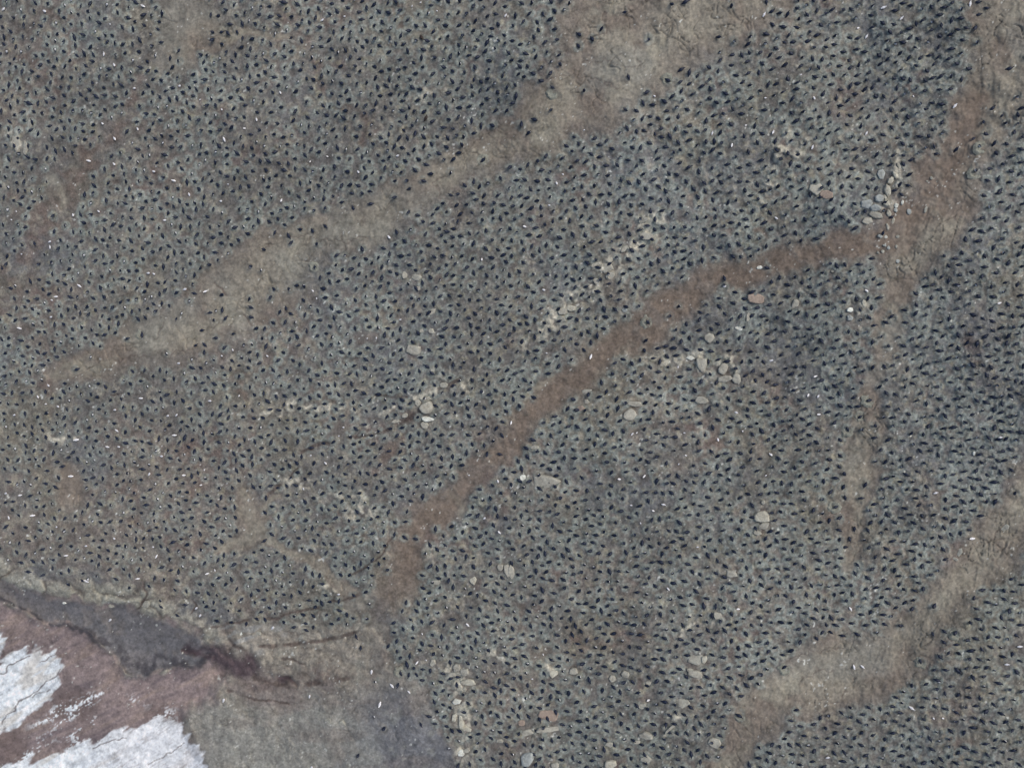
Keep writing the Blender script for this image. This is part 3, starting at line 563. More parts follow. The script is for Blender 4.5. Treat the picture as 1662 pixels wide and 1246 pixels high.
Abrown = mix(mix(np.broadcast_to(lin(114, 101, 92), (NY, NX, 3)).copy(), lin(122, 110, 103), .5 * sm(pathn, .2, 1.8)), lin(101, 89, 84), .5 * sm(-pathn, .4, 1.8))
A = A + (Abrown - A) * (m_brown * keepnest)[..., None]
# the wash at the bottom: tan ledge, grey-blue silt, green-grey pan
Aw = mix(np.broadcast_to(lin(136, 130, 122), (NY, NX, 3)).copy(), lin(113, 103, 98), sm(fractal(60, 4, seed=31), 0.2, 1.8))
Aw = mix(Aw, lin(106, 107, 113), sm(np.hypot((PX - 660) / 150, (PY - 1230) / 150) + .12 * noise(40, seed=32), 1.15, .45))
Aw = mix(Aw, lin(130, 131, 129), .8 * sm(np.hypot((PX - 440) / 190, (PY - 1215) / 95) + .15 * noise(30, seed=33), 1.15, .5))
Aw = mix(Aw, lin(140, 138, 128), .75 * sm(region([(-100,915),(60,948),(120,956),(150,948),(230,962),(300,1000),(345,1030),(330,1036),(290,1020),(220,990),(150,984),(60,962),(-100,930)], *VW), -10, 5))
Aw = mix(Aw, lin(112, 102, 99), .35 * sm(noise(30, 5, 4, 34) + .5 * noise(12, 5, 4, 35), .4, 1.6) * sm(PX, 330, 380) * sm(PY, 1010, 1040))
cob = noise(9, seed=36) + .6 * noise(18, seed=37)
Aw = mix(Aw, lin(96, 92, 88), .5 * sm(np.abs(cob), .22, .0) * sm(np.abs(d_slate + 20), 40, 18))
phi = np.arctan2(PY - 1095, PX - 380)
rad = np.hypot(PX - 380, PY - 1095)
ray = np.interp((phi * 40 + 3 * noise(30, seed=121)) % 251, np.arange(252), np.random.default_rng(3).standard_normal(252))
rayf = sm(PX, 400, 450) * sm(rad, 330, 150)
Aw = mix(Aw, lin(112, 104, 101), .4 * sm(ray, .3, 1.8) * rayf)
Aw = mix(Aw, lin(145, 140, 131), .4 * sm(-ray, .4, 1.8) * rayf)
Aw = mix(Aw, lin(140, 141, 135), .35 * sm(fractal(14, 3, seed=38), .6, 2.0))
sub = (slice(int((880 + 150) / STEP), int((1200 + 150) / STEP)), slice(int((-60 + 150) / STEP), int((680 + 150) / STEP)))
sx, sy = VX[sub] + 2 * noise(8, seed=56)[sub], VY[sub]
def cells(n, seed):
    p = np.random.default_rng(seed).random((n, 2)) * (740, 320) + (-60, 880)
    f1 = np.full(sx.shape, 1e9); f2 = f1.copy(); who = np.zeros(sx.shape, int)
    for k, (qx, qy) in enumerate(p):
        dd = np.hypot(sx - qx, (sy - qy) * 1.25)
        m = dd < f1
        f2 = np.where(m, f1, np.minimum(f2, dd)); who[m] = k; f1 = np.where(m, dd, f1)
    return f2 - f1, np.random.default_rng(seed + 1).random(n)[who]
g1, w1 = cells(620, 57); g2, w2 = cells(150, 58)
gapm = np.zeros((NY, NX)); shade = np.zeros((NY, NX))
gapm[sub] = np.maximum(.5 * sm(g1, 4, .3) * (w1 > .4), sm(g2, 6.5, .8)); shade[sub] = .6 * w2 + .4 * w1 - .5
dome = np.zeros((NY, NX)); dome[sub] = sm(g2, 0, 20) * (.5 + w2)
rim_b = sm(np.abs(d_slate + 20), 42, 14) * sm(PX, 420, 330) + .5 * sm(region([(330,1015),(640,1000),(640,1100),(420,1110),(370,1075)], *VW), -10, 15)
gapm *= np.clip(rim_b, 0, 1); shade *= np.clip(rim_b, 0, 1)
Aw = Aw * (1 + .35 * shade[..., None])
dome *= np.clip(rim_b, 0, 1)
Aw = mix(Aw, lin(146, 147, 140), .5 * dome * sm(PX, 400, 340))
Aw = mix(Aw, lin(84, 79, 78), .8 * gapm * sm(noise(14, seed=59), -1.3, .3))
Aw = mix(Aw, lin(142, 144, 147), .6 * sm(np.hypot((PX - 405) / 60, (PY - 1032) / 26) + .25 * noise(14, seed=131), 1.1, .4) * sm(noise(6, 20, 3, 132), -.6, .9))
Aw = mix(Aw, lin(112, 100, 100), .6 * sm(np.hypot((PX - 430) / 90, (PY - 1118) / 34) + .25 * noise(24, 5, 3, 133), 1.1, .4))
A = A + (Aw - A) * (m_wash * keepnest)[..., None]
As = mix(mix(np.broadcast_to(lin(101, 101, 106), (NY, NX, 3)).copy(), lin(89, 92, 99), sm(noise(40, -20, 2, 43), -.3, 1.2)), lin(116, 110, 106), .5 * sm(fractal(24, 3, seed=44), .4, 1.8))
A = A + (As - A) * m_slate[..., None]
rs = noise(5, 28, 7, 45) * .6 + noise(18, 24, 3, 46) * .7
Ar = mix(mix(np.broadcast_to(lin(134, 119, 120), (NY, NX, 3)).copy(), lin(140, 123, 117), .7 * sm(rs, .1, 1.6)), lin(103, 92, 98), .7 * sm(-rs, .3, 1.7))
Ar = mix(Ar, lin(112, 97, 96), .8 * sm(noise(60, seed=47) + (PY - 1150) / 45, -.4, 1.0))
A = A + (Ar - A) * (m_red * (1 - .85 * m_slate))[..., None]
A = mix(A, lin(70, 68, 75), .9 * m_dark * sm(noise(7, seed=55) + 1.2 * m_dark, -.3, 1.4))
A = mix(A, lin(76, 62, 70), .92 * m_maroon * sm(noise(16, -30, 2, 134), -2.2, .2))
A = mix(A, lin(82, 71, 69), .82 * np.clip(1.5 * m_crack, 0, 1))
A = mix(A, lin(184, 179, 166), .78 * m_ledge * (1 - .3 * m_nest))
Af = mix(mix(np.broadcast_to(lin(224, 231, 241), (NY, NX, 3)).copy(), lin(190, 180, 170), .6 * sm(noise(9, 34, 7, 48) + .4 * noise(30, seed=49), .5, 1.7)), lin(194, 202, 214), .7 * sm(noise(5, 33, 6, 50), .6, 1.8))
Af = mix(Af, lin(206, 206, 215), .6 * sm(PX, 90, 220))
stri = sm(np.abs(noise(4.5, 34, 6, 141) + .3 * noise(3, seed=142)), .16, .0) * sm(noise(26, seed=143), -1.0, .8)
Af = mix(Af, lin(164, 168, 180), .5 * stri)
A = A + (Af - A) * m_fan[..., None]
A = mix(A, lin(104, 106, 114), .6 * np.clip(m_fcrack, 0, 1) * sm(d_fan, -6, 2))
A = mix(A, lin(196, 198, 196), .8 * stain)
wrk = [noise(16, a, 2.5, 110 + i) for i, a in enumerate((20, 80, 140))]
wrinkle = np.maximum.reduce([sm(np.abs(q), .10, .0) for q in wrk]) * sm(noise(30, seed=114), -.6, .9)
wsite = np.maximum(m_pale, .8 * m_wash * (1 - m_red) * (1 - m_slate)) * (1 - m_brown)
A *= (1 - .24 * wrinkle * wsite)[..., None]
A *= (1 + .05 * fib)[..., None]
A *= (1 + .085 * noise(2.2, seed=91) + .075 * noise(5, seed=92) + .05 * noise(10, seed=94) + .05 * noise(170, seed=93))[..., None]
A = np.clip(A, .004, .93)
grain = 1 - .62 * np.maximum(m_fan, .7 * np.maximum(m_red, m_slate)) - .25 * m_wash * (1 - m_red)
grain = np.clip(grain - .5 * m_pale - .42 * m_brown, .3, 1)

# ---------------------------------------------------------------- relief, metres
Hh = .28 * fractal(260, 3, .5, seed=101) + .06 * fractal(46, 3, .6, seed=102) * (1 - .4 * m_brown) + .014 * fractal(8, 3, .7, seed=103)
Hh += .055 * np.exp(-((oR - 6.0) / 2.8) ** 2) * (1 - .5 * bare) + .03 * splash - .03 * sm(R, 4, 1)
Hh -= .08 * m_crack + .16 * m_brown + .05 * m_pale
Hh += .10 * m_ledge * (1 + .5 * noise(6, seed=104))
Hh -= .55 * sm(np.maximum(d_slate, d_red), -10, 14) + .2 * sm(d_slate, 0, 40)
Hh += (.22 * dome - .06 * gapm) * m_wash * (1 - m_red)
Hh -= .3 * m_maroon
Hh += .05 * m_fan - .03 * np.clip(m_fcrack, 0, 1) + .02 * rs * m_red
Hh += m_wash * (1 - m_slate) * (1 - m_red) * (.05 * fractal(30, 4, .6, seed=105) + .05 * (1 - sm(np.abs(cob), .25, 0)) * sm(np.abs(d_slate + 20), 40, 18))
wr = np.abs(noise(9, 60, 2, 106))
Hh += .035 * m_pale * sm(wr, .5, 0) - .09 * wrinkle * wsite

def ground_h(x, y):
    return cell(Hh, x, y)
X, Y, Z = at(PX, PY, Hh)
verts = np.stack([X, Y, Z], -1).reshape(-1, 3)
idx = np.arange(NX * NY).reshape(NY, NX)
quads = np.stack([idx[1:, :-1], idx[1:, 1:], idx[:-1, 1:], idx[:-1, :-1]], -1).reshape(-1, 4)
cols = A.reshape(-1, 3)
# the hillside goes on, levelling out, as the same sheet
rim = np.concatenate([idx[0, :-1], idx[:-1, -1], idx[-1, :0:-1], idx[:0:-1, 0]])[::6]
full = np.concatenate([idx[0, :-1], idx[:-1, -1], idx[-1, :0:-1], idx[:0:-1, 0]])
c0 = verts[full].mean(0)
prev = full
for sc in (1.06, 1.2, 1.5, 2.2, 4, 9, 25, 60):
    base = verts[full]
    d = base[:, :2] - c0[:2]
    reach = np.hypot(d[:, 0], d[:, 1]) * (sc - 1)
    xy = c0[:2] + d * sc
    rise = (GX * d[:, 0] + GY * d[:, 1]) / np.hypot(d[:, 0], d[:, 1])
    z = base[:, 2] + rise * 40 * (1 - np.exp(-reach / 40))
    n0 = len(verts)
    verts = np.concatenate([verts, np.column_stack([xy, z])])
    rc_ = {1.06: .55, 1.2: .15}.get(sc, 0.0)
    cols = np.concatenate([cols, cols[full] * rc_ + (1 - rc_) * lin(112, 106, 98)])
    cur = np.arange(n0, n0 + len(full))
    a, b = prev, np.roll(prev, -1)
    c, e = np.roll(cur, -1), cur
    quads = np.concatenate([quads, np.stack([a, b, c, e], -1)])
    prev = cur

def mesh_np(name, V, F, smooth=True):
    """mesh from an (n,3) array and an (m,4) array of quads"""
    me = bpy.data.meshes.new(name)
    V = np.asarray(V, np.float32); F = np.asarray(F, np.int32)
    me.vertices.add(len(V)); me.vertices.foreach_set('co', V.ravel())
    me.loops.add(F.size); me.loops.foreach_set('vertex_index', F.ravel())
    me.polygons.add(len(F))
    me.polygons.foreach_set('loop_start', np.arange(0, F.size, F.shape[1], dtype=np.int32))
    me.polygons.foreach_set('loop_total', np.full(len(F), F.shape[1], np.int32))
    me.polygons.foreach_set('use_smooth', np.full(len(F), smooth))
    me.update(calc_edges=True)
    return me
def link(name, me, mats):
    o = bpy.data.objects.new(name, me)
    for m in mats:
        me.materials.append(m)
    COL.objects.link(o)
    return o

# ---------------------------------------------------------------- materials
def new_mat(name):
    m = bpy.data.materials.new(name); m.use_nodes = True
    n = m.node_tree; b = n.nodes['Principled BSDF']
    return m, n, b
def N(n, t, **kw):
    q = n.nodes.new(t)
    for k, v in kw.items():
        if hasattr(q, k): setattr(q, k, v)
        else: q.inputs[k].default_value = v
    return q
def ground_material():
    m, n, b = new_mat('ground')
    b.inputs['Roughness'].default_value = .92
    b.inputs['Specular IOR Level'].default_value = .25
    at_ = N(n, 'ShaderNodeAttribute', attribute_name='earth')
    tc = N(n, 'ShaderNodeTexCoord')
    n1 = N(n, 'ShaderNodeTexNoise', Scale=5.5, Detail=4.0, Roughness=.7)
    n2 = N(n, 'ShaderNodeTexNoise', Scale=2.2, Detail=5.0, Roughness=.65)
    v = N(n, 'ShaderNodeTexVoronoi', Scale=2.6, Randomness=1.0)
    for q in (n1, n2, v):
        n.links.new(tc.outputs['Object'], q.inputs['Vector'])
    r1 = N(n, 'ShaderNodeMapRange'); r1.inputs[1].default_value = .3; r1.inputs[2].default_value = .7; r1.inputs[3].default_value = .66; r1.inputs[4].default_value = 1.34
    r2 = N(n, 'ShaderNodeMapRange'); r2.inputs[1].default_value = .3; r2.inputs[2].default_value = .7; r2.inputs[3].default_value = .86; r2.inputs[4].default_value = 1.14
    n.links.new(n1.outputs[0], r1.inputs[0]); n.links.new(n2.outputs[0], r2.inputs[0])
    mu = N(n, 'ShaderNodeMath', operation='MULTIPLY'); n.links.new(r1.outputs[0], mu.inputs[0]); n.links.new(r2.outputs[0], mu.inputs[1])
    gr = N(n, 'ShaderNodeMix', data_type='FLOAT'); gr.inputs[2].default_value = 1.0
    n.links.new(at_.outputs['Alpha'], gr.inputs[0]); n.links.new(mu.outputs[0], gr.inputs[3]); mu = gr
    vm = N(n, 'ShaderNodeVectorMath', operation='SCALE')
    n.links.new(at_.outputs['Color'], vm.inputs[0]); n.links.new(mu.outputs[0], vm.inputs['Scale'])
    # small pale pebbles and droppings
    pr = N(n, 'ShaderNodeMapRange'); pr.inputs[1].default_value = .10; pr.inputs[2].default_value = .06; pr.inputs[3].default_value = 0; pr.inputs[4].default_value = .22
    n.links.new(v.outputs['Distance'], pr.inputs[0])
    mx = N(n, 'ShaderNodeMix', data_type='RGBA')
    n.links.new(pr.outputs[0], mx.inputs[0]); n.links.new(vm.outputs[0], mx.inputs[6])
    mx.inputs[7].default_value = (.36, .36, .33, 1)
    n.links.new(mx.outputs[2], b.inputs['Base Color'])
    bp = N(n, 'ShaderNodeBump', Strength=.8, Distance=.08)
    hb = N(n, 'ShaderNodeMath', operation='MULTIPLY'); n.links.new(n1.outputs[0], hb.inputs[0]); n.links.new(at_.outputs['Alpha'], hb.inputs[1])
    n.links.new(hb.outputs[0], bp.inputs['Height']); n.links.new(bp.outputs[0], b.inputs['Normal'])
    return m
gm = mesh_np('ground', verts, quads)
ca = gm.color_attributes.new('earth', 'FLOAT_COLOR', 'POINT')
ca.data.foreach_set('color', np.column_stack([cols, np.concatenate([grain.ravel(), np.ones(len(cols) - NX * NY)])]).astype(np.float32).ravel())
go = link('ground', gm, [ground_material()])
go['kind'] = 'structure'
# ---------------------------------------------------------------- stones
def stone_material(name, rgb, dirt):
    m, n, b = new_mat(name)
    b.inputs['Roughness'].default_value = .9
    b.inputs['Specular IOR Level'].default_value = .25
    tc = N(n, 'ShaderNodeTexCoord')
    geo = N(n, 'ShaderNodeNewGeometry')
    n1 = N(n, 'ShaderNodeTexNoise', Scale=2.4, Detail=6.0, Roughness=.65)
    n2 = N(n, 'ShaderNodeTexNoise', Scale=7.0, Detail=5.0, Roughness=.7)
    n.links.new(geo.outputs['Position'], n1.inputs['Vector']); n.links.new(geo.outputs['Position'], n2.inputs['Vector'])
    cr = N(n, 'ShaderNodeValToRGB')
    cr.color_ramp.elements[0].position = .30; cr.color_ramp.elements[0].color = (*dirt, 1)
    cr.color_ramp.elements[1].position = .56; cr.color_ramp.elements[1].color = (*rgb, 1)
    e = cr.color_ramp.elements.new(.74); e.color = (*[min(.85, c * 1.12) for c in rgb], 1)
    n.links.new(n1.outputs[0], cr.inputs[0])
    r1 = N(n, 'ShaderNodeMapRange'); r1.inputs[1].default_value = .3; r1.inputs[2].default_value = .7; r1.inputs[3].default_value = .8; r1.inputs[4].default_value = 1.16
    n.links.new(n2.outputs[0], r1.inputs[0])
    vm = N(n, 'ShaderNodeVectorMath', operation='SCALE')
    n.links.new(cr.outputs[0], vm.inputs[0]); n.links.new(r1.outputs[0], vm.inputs['Scale'])
    n.links.new(vm.outputs[0], b.inputs['Base Color'])
    bp = N(n, 'ShaderNodeBump', Strength=.5, Distance=.08)
    n.links.new(n2.outputs[0], bp.inputs['Height']); n.links.new(bp.outputs[0], b.inputs['Normal'])
    return m
TONE = {k: stone_material(k + '_stone', lin(*c), lin(*d)) for k, c, d in (
    ('tan', (163, 161, 153), (132, 128, 121)), ('blue', (158, 164, 166), (134, 136, 134)), ('cream', (178, 176, 165), (146, 140, 129)),
    ('red', (154, 138, 128), (132, 116, 108)), ('grey', (154, 154, 147), (130, 126, 120)), ('white', (208, 212, 209), (164, 160, 150)))}
def tag(o, label, cat, group=None, kind=None):
    if label: o['label'] = label
    if cat: o['category'] = cat
    if group: o['group'] = group
    o['kind'] = kind or 'thing'
    return o
def stone_mesh(name, outline, rise, r):
    """a lump over an outline of (x, y) metres: buried foot, shoulder, worn top"""
    P = np.asarray(outline, float); n = len(P)
    rows = []; tilt = r.normal(0, .10, 2)
    for f, h in ((1.05, -.35), (1.03, .15), (1.0, .60), (.93, .88), (.78, .98), (.45, 1.02), (.15, 1.03)):
        q = P * f * (1 + r.normal(0, .014, (n, 1)))
        z = h * rise * (1 + r.normal(0, .05, n)) + (0 if h > 0 else -.15) + (q @ tilt) * max(h, 0)
        rows.append(np.column_stack([q * .93, z]))
    V = np.concatenate(rows + [np.array([[0, 0, rise * 1.02]])])
    F = []
    for k in range(len(rows) - 1):
        for i in range(n):
            j = (i + 1) % n
            F.append((k * n + i, k * n + j, (k + 1) * n + j, (k + 1) * n + i))
    top = len(V) - 1; k = len(rows) - 1
    me = bpy.data.meshes.new(name)
    me.from_pydata(V.tolist(), [], F + [(k * n + i, k * n + (i + 1) % n, top) for i in range(n)])
    me.polygons.foreach_set('use_smooth', np.ones(len(me.polygons), bool))
    return me
def place_stone(px, py, outline_px, rise, tone, name, label, r):
    """outline given in photo pixels round (px, py)"""
    rise *= .6
    h = float(ground_h(px, py))
    cx, cy, cz = at(px, py, h + rise * .6)
    pts = []
    for x, y in outline_px:
        a, b, _ = at(x, y, h + rise * .6)
        pts.append((float(a - cx), float(b - cy)))
    pts = pts if sum(p[0] * q[1] - q[0] * p[1] for p, q in zip(pts, pts[1:] + pts[:1])) > 0 else pts[::-1]
    o = link(name, stone_mesh(name, pts, rise, r), [TONE[tone]])
    o.location = (float(cx), float(cy), GX * float(cx) + GY * float(cy) + h)
    o.rotation_euler = (math.atan(GY), -math.atan(GX), 0)
    big = {'boulder': 'boulder', 'stone': 'stone', 'slab': 'rock slab'}[name]
    return tag(o, label, big)
rr = np.random.default_rng(77)
for (x, y, wd, ht, rot, sq, tone, rise, name, label) in STONES:
    n = 24; out_ = []
    c, s = math.cos(math.radians(rot)), math.sin(math.radians(rot))
    m = int(rr.integers(5, 8))                                # weathered corners
    ca_ = np.sort((np.arange(m) + rr.uniform(-.3, .3, m)) * 2 * math.pi / m + rr.random() * .5)
    cr_ = rr.uniform(.88, 1.2, m)
    cxy = np.column_stack([np.cos(ca_), np.sin(ca_)])
    cxy *= (((np.abs(cxy) ** sq).sum(1)) ** (-1 / sq) * cr_)[:, None]
    per = []
    for a in range(m):
        k0 = n * a // m; k1 = n * (a + 1) // m
        for k in range(k0, k1):
            f = (k - k0) / (k1 - k0)
            per.append(cxy[a] * (1 - f) + cxy[(a + 1) % m] * f)
    per = np.array(per)
    per = .76 * per + .12 * np.roll(per, 1, 0) + .12 * np.roll(per, -1, 0)
    for u, v in per:
        u, v = u * wd / 2 * 1.06, v * ht / 2 * 1.06
        out_.append((x + u * c + v * s, y - (u * s - v * c)))
    place_stone(x, y, out_, rise, tone, name, label, rr)
def dense_outline(P, k=3):
    q = []
    for (a, b), (c, d) in zip(P, P[1:] + P[:1]):
        q += [(a + (c - a) * i / k, b + (d - b) * i / k) for i in range(k)]
    return q
place_stone(886, 781, dense_outline(TRI_SLAB, 2), .3, 'tan', 'slab', 'large triangular tan slab with a cormorant sitting on its middle', rr)

# ---------------------------------------------------------------- birds
def plain(name, rgb, rough, spec=.4):
    m, n, b = new_mat(name)
    b.inputs['Roughness'].default_value = rough
    b.inputs['Specular IOR Level'].default_value = spec
    geo = N(n, 'ShaderNodeNewGeometry')
    q = N(n, 'ShaderNodeTexNoise', Scale=22.0, Detail=3.0)
    n.links.new(geo.outputs['Position'], q.inputs['Vector'])
    r1 = N(n, 'ShaderNodeMapRange'); r1.inputs[1].default_value = .3; r1.inputs[2].default_value = .7; r1.inputs[3].default_value = .75; r1.inputs[4].default_value = 1.25
    n.links.new(q.outputs[0], r1.inputs[0])
    vm = N(n, 'ShaderNodeVectorMath', operation='SCALE'); vm.inputs[0].default_value = rgb
    n.links.new(r1.outputs[0], vm.inputs['Scale']); n.links.new(vm.outputs[0], b.inputs['Base Color'])
    return m
M_BLACK = plain('black_plumage', (.011, .018, .040), .5, .3)
M_BELLY = plain('pale_breast', (.66, .69, .73), .7)
M_BILL = plain('horn_bill', (.07, .06, .05), .5)
M_FOOT = plain('pink_foot', (.30, .17, .14), .6)
M_WHITE = plain('white_plumage', (.86, .87, .88), .6)
M_MANTLE = plain('pale_mantle', (.70, .72, .75), .6)
M_BROWN = plain('brown_plumage', (.030, .020, .016), .6)
BIRD_MATS = [M_BLACK, M_BELLY, M_BILL, M_FOOT]
GULL_MATS = [M_WHITE, M_MANTLE, M_BILL, M_FOOT]

# spines: (x forward, z up, half width, half depth); tail first, bill last
POSES = {
 'sitting': [(-.34,.09,.030,.008),(-.25,.10,.048,.025),(-.17,.13,.082,.060),(-.06,.16,.108,.088),(.05,.175,.110,.092),(.13,.19,.085,.080),(.18,.23,.050,.055),(.20,.28,.034,.038),(.205,.33,.033,.034),(.235,.355,.032,.030),(.27,.35,.020,.018),(.31,.34,.009,.009),(.34,.335,.004,.004)],
 'reaching': [(-.34,.10,.032,.008),(-.25,.11,.050,.025),(-.17,.14,.080,.058),(-.06,.17,.102,.085),(.05,.18,.102,.088),(.13,.19,.075,.070),(.19,.20,.045,.048),(.25,.215,.033,.036),(.30,.23,.030,.032),(.34,.24,.031,.028),(.37,.238,.019,.017),(.41,.232,.009,.009),(.44,.228,.004,.004)],
 'upright': [(-.21,.05,.040,.012),(-.17,.11,.062,.032),(-.12,.18,.092,.070),(-.07,.27,.114,.105),(-.035,.36,.112,.105),(-.01,.43,.084,.080),(.0,.48,.050,.052),(-.01,.53,.036,.038),(-.01,.57,.034,.035),(.02,.60,.033,.031),(.05,.60,.021,.019),(.085,.595,.009,.009),(.11,.59,.004,.004)],
 'leaning': [(-.27,.08,.034,.009),(-.21,.12,.054,.026),(-.14,.18,.086,.062),(-.05,.25,.109,.090),(.04,.31,.108,.092),(.10,.36,.080,.076),(.135,.41,.048,.050),(.145,.46,.034,.037),(.155,.51,.033,.034),(.19,.53,.032,.030),(.225,.525,.020,.018),(.265,.515,.009,.009),(.295,.51,.004,.004)],
 'preening': [(-.30,.09,.034,.009),(-.23,.11,.052,.026),(-.15,.15,.084,.062),(-.05,.19,.110,.090),(.05,.22,.110,.092),(.12,.25,.082,.076),(.155,.30,.050,.050),(.14,.35,.036,.037),(.10,.38,.034,.034),(.06,.375,.032,.030),(.03,.35,.020,.018),(.0,.33,.009,.009),(-.02,.32,.004,.004)],
}
GULL = [(-.30,.13,.040,.008),(-.22,.14,.052,.022),(-.14,.155,.072,.050),(-.04,.165,.090,.075),(.05,.175,.090,.078),(.12,.195,.064,.062),(.16,.225,.045,.046),(.185,.26,.040,.040),(.21,.285,.040,.036),(.24,.283,.026,.024),(.27,.275,.012,.012),(.30,.268,.005,.005)]
def loft(spine, seg, belly_rows, bill_rows, curl=0.0, legs=True, mantle=False, lift=0.0):
    """one closed skin along a spine -> vertices, quads (triangles repeat a corner), material per face"""
    S = np.array(spine, float); S[:, 1] += lift; n = len(S)
    T = np.gradient(S[:, :2], axis=0); T /= np.linalg.norm(T, axis=1)[:, None]
    V = []
    for k in range(n):
        x, z, a, b = S[k]
        nx, nz = -T[k, 1], T[k, 0]
        if nz < -.3: nx, nz = -nx, -nz
        for i in range(seg):
            t = 2 * math.pi * (i + .5) / seg
            up, side = math.sin(t), math.cos(t)
            wing = 1.0 + (.10 if 1 < k < 5 and .0 < up < .75 else 0)        # folded wings sit proud of the flanks
            V.append((x + nx * b * up, 1.12 * a * side * wing, z + nz * b * up))
    F, M = [], []
    for k in range(n - 1):
        for i in range(seg):
            j = (i + 1) % seg
            F.append((k * seg + i, k * seg + j, (k + 1) * seg + j, (k + 1) * seg + i))
            low = math.sin(2 * math.pi * (i + 1) / seg)
            m = 0
            if k >= n - 1 - bill_rows: m = 2
            elif mantle: m = 1 if (low > .2 and 1 <= k <= 4) else 0
            elif belly_rows[0] <= k <= belly_rows[1] and low < (.15 if legs == 2 else -.12): m = 1
            M.append(m)
    V = [list(v) for v in V]
    for end, k in ((0, 0), (1, n - 1)):
        c = np.mean([V[k * seg + i] for i in range(seg)], axis=0).tolist(); V.append(c); ci = len(V) - 1
        for i in range(seg):
            j = (i + 1) % seg
            q = (k * seg + j, k * seg + i, ci, ci) if end == 0 else (k * seg + i, k * seg + j, ci, ci)
            F.append(q); M.append(0 if end == 0 else 2)
    if legs:                                                   # each leg grows out of a face of the belly, with a webbed foot
        for sgn in (1, -1):
            best, bi = 1e9, None
            for f in range(seg * 2, seg * 4):
                c = np.mean([V[v] for v in F[f]], axis=0)
                d = abs(c[1] - sgn * .05) + c[2] * .8
                if d < best: best, bi = d, f
            q = F[bi]; c = np.mean([V[v] for v in q], axis=0)
            base = len(V); o = np.array([[V[v][0] - c[0], V[v][1] - c[1]] for v in q])
            for zz, sc, fx in ((.035, .22, .0), (.012, .35, .01)):
                for u in o: V.append([c[0] + u[0] * sc + fx, c[1] + u[1] * sc, zz])
            ring0 = list(q); r1 = [base + i for i in range(4)]; r2 = [base + 4 + i for i in range(4)]
            F[bi] = (ring0[0], ring0[1], r1[1], r1[0]); M[bi] = 3
            for A_, B_ in ((ring0, r1), (r1, r2)):
                for i in range(4):
                    if A_ is ring0 and i == 0: continue
                    F.append((A_[i], A_[(i + 1) % 4], B_[(i + 1) % 4], B_[i])); M.append(3)
            b2 = len(V)
            V += [[c[0] - .015, c[1] - .012, .004], [c[0] - .015, c[1] + .012, .004], [c[0] + .085, c[1] + .045, .004], [c[0] + .085, c[1] - .045, .004]]
            for i in range(4):
                F.append((r2[i], r2[(i + 1) % 4], b2 + (i + 1) % 4, b2 + i)); M.append(3)
            F.append((b2 + 3, b2 + 2, b2 + 1, b2)); M.append(3)
    V = np.array(V)
    if curl:                                                   # neck and head turned to one side
        k = np.clip((V[:, 0] - .08) / .2, 0, 1); V[:, 1] += curl * k * k
    return V, F, M
SHORT = {'sitting': .92, 'reaching': .80, 'upright': 1.0, 'leaning': .92, 'preening': 1.0}
def bird_variants(seg, legs):
    out_ = {}
    for p, sp in POSES.items():
        sp = [(q[0] * SHORT[p], q[1] * (.80 if p == 'upright' else .9), *q[2:]) for q in sp]
        belly = (1, 6) if p in ('upright', 'leaning') else (2, 5)
        out_[p] = [loft(sp, seg, belly, 3, c, legs and p not in ('sitting', 'reaching')) for c in (0.0, .07, -.07)]
    return out_
def to_mesh(name, V, F, M):
    me = bpy.data.meshes.new(name)
    me.from_pydata(np.asarray(V).tolist(), [], [tuple(dict.fromkeys(f)) for f in F])
    me.polygons.foreach_set('material_index', np.array(M, np.int32))
    me.polygons.foreach_set('use_smooth', np.ones(len(F), bool))
    me.update()
    return me
NEAR = bird_variants(12, True)
FAR = bird_variants(8, False)
BR = np.random.default_rng(31)
def facing(x, y, a):
    """photo angle (degrees, up positive) -> heading on the ground"""
    x1, y1, _ = at(x, y); x2, y2, _ = at(x + math.cos(math.radians(a)), y - math.sin(math.radians(a)))
    return math.atan2(float(y2 - y1), float(x2 - x1))
def settle(x, y, mid):
    """ground point of a bird whose middle, MID metres up, shows at photo pixel (x, y)"""
    h = float(ground_h(x, y))
    a, b, c = at(x, y, h + mid)
    return float(a), float(b), float(c) - mid
def choose(x, y, ang, kind):
    """pose, variant, heading, scale, height of the middle"""
    if kind == 1:
        p = BR.choice(['upright', 'upright', 'leaning', 'preening'])
        away = math.degrees(math.atan2(PH / 2 - y, x - PW / 2)) + 180
        a = away + BR.normal(0, 75) if BR.random() < .75 else BR.random() * 360
    else:
        p = BR.choice(['sitting', 'sitting', 'reaching', 'leaning'], p=[.4, .2, .25, .15])
        a = ang + (0 if BR.random() < .72 else 180) + BR.normal(0, 4)
    return p, int(BR.integers(3)), a, BR.normal(.92, .08) * (1.0 + .10 * max(0.0, (1000 - x) / 1000) - .18 * max(0.0, (x - 1000) / 650)), .30 if p == 'upright' else .2
size_of = lambda b: float(psize(b[0], b[1])) * (1 if b[3] == 0 else .86)
inside = [b for b in outer if 2 < b[0] < 1660 and 2 < b[1] < 1244]
inside.sort(key=lambda b: -size_of(b))
singles, rest = inside[:300], [b for b in outer if b not in inside[:300]]

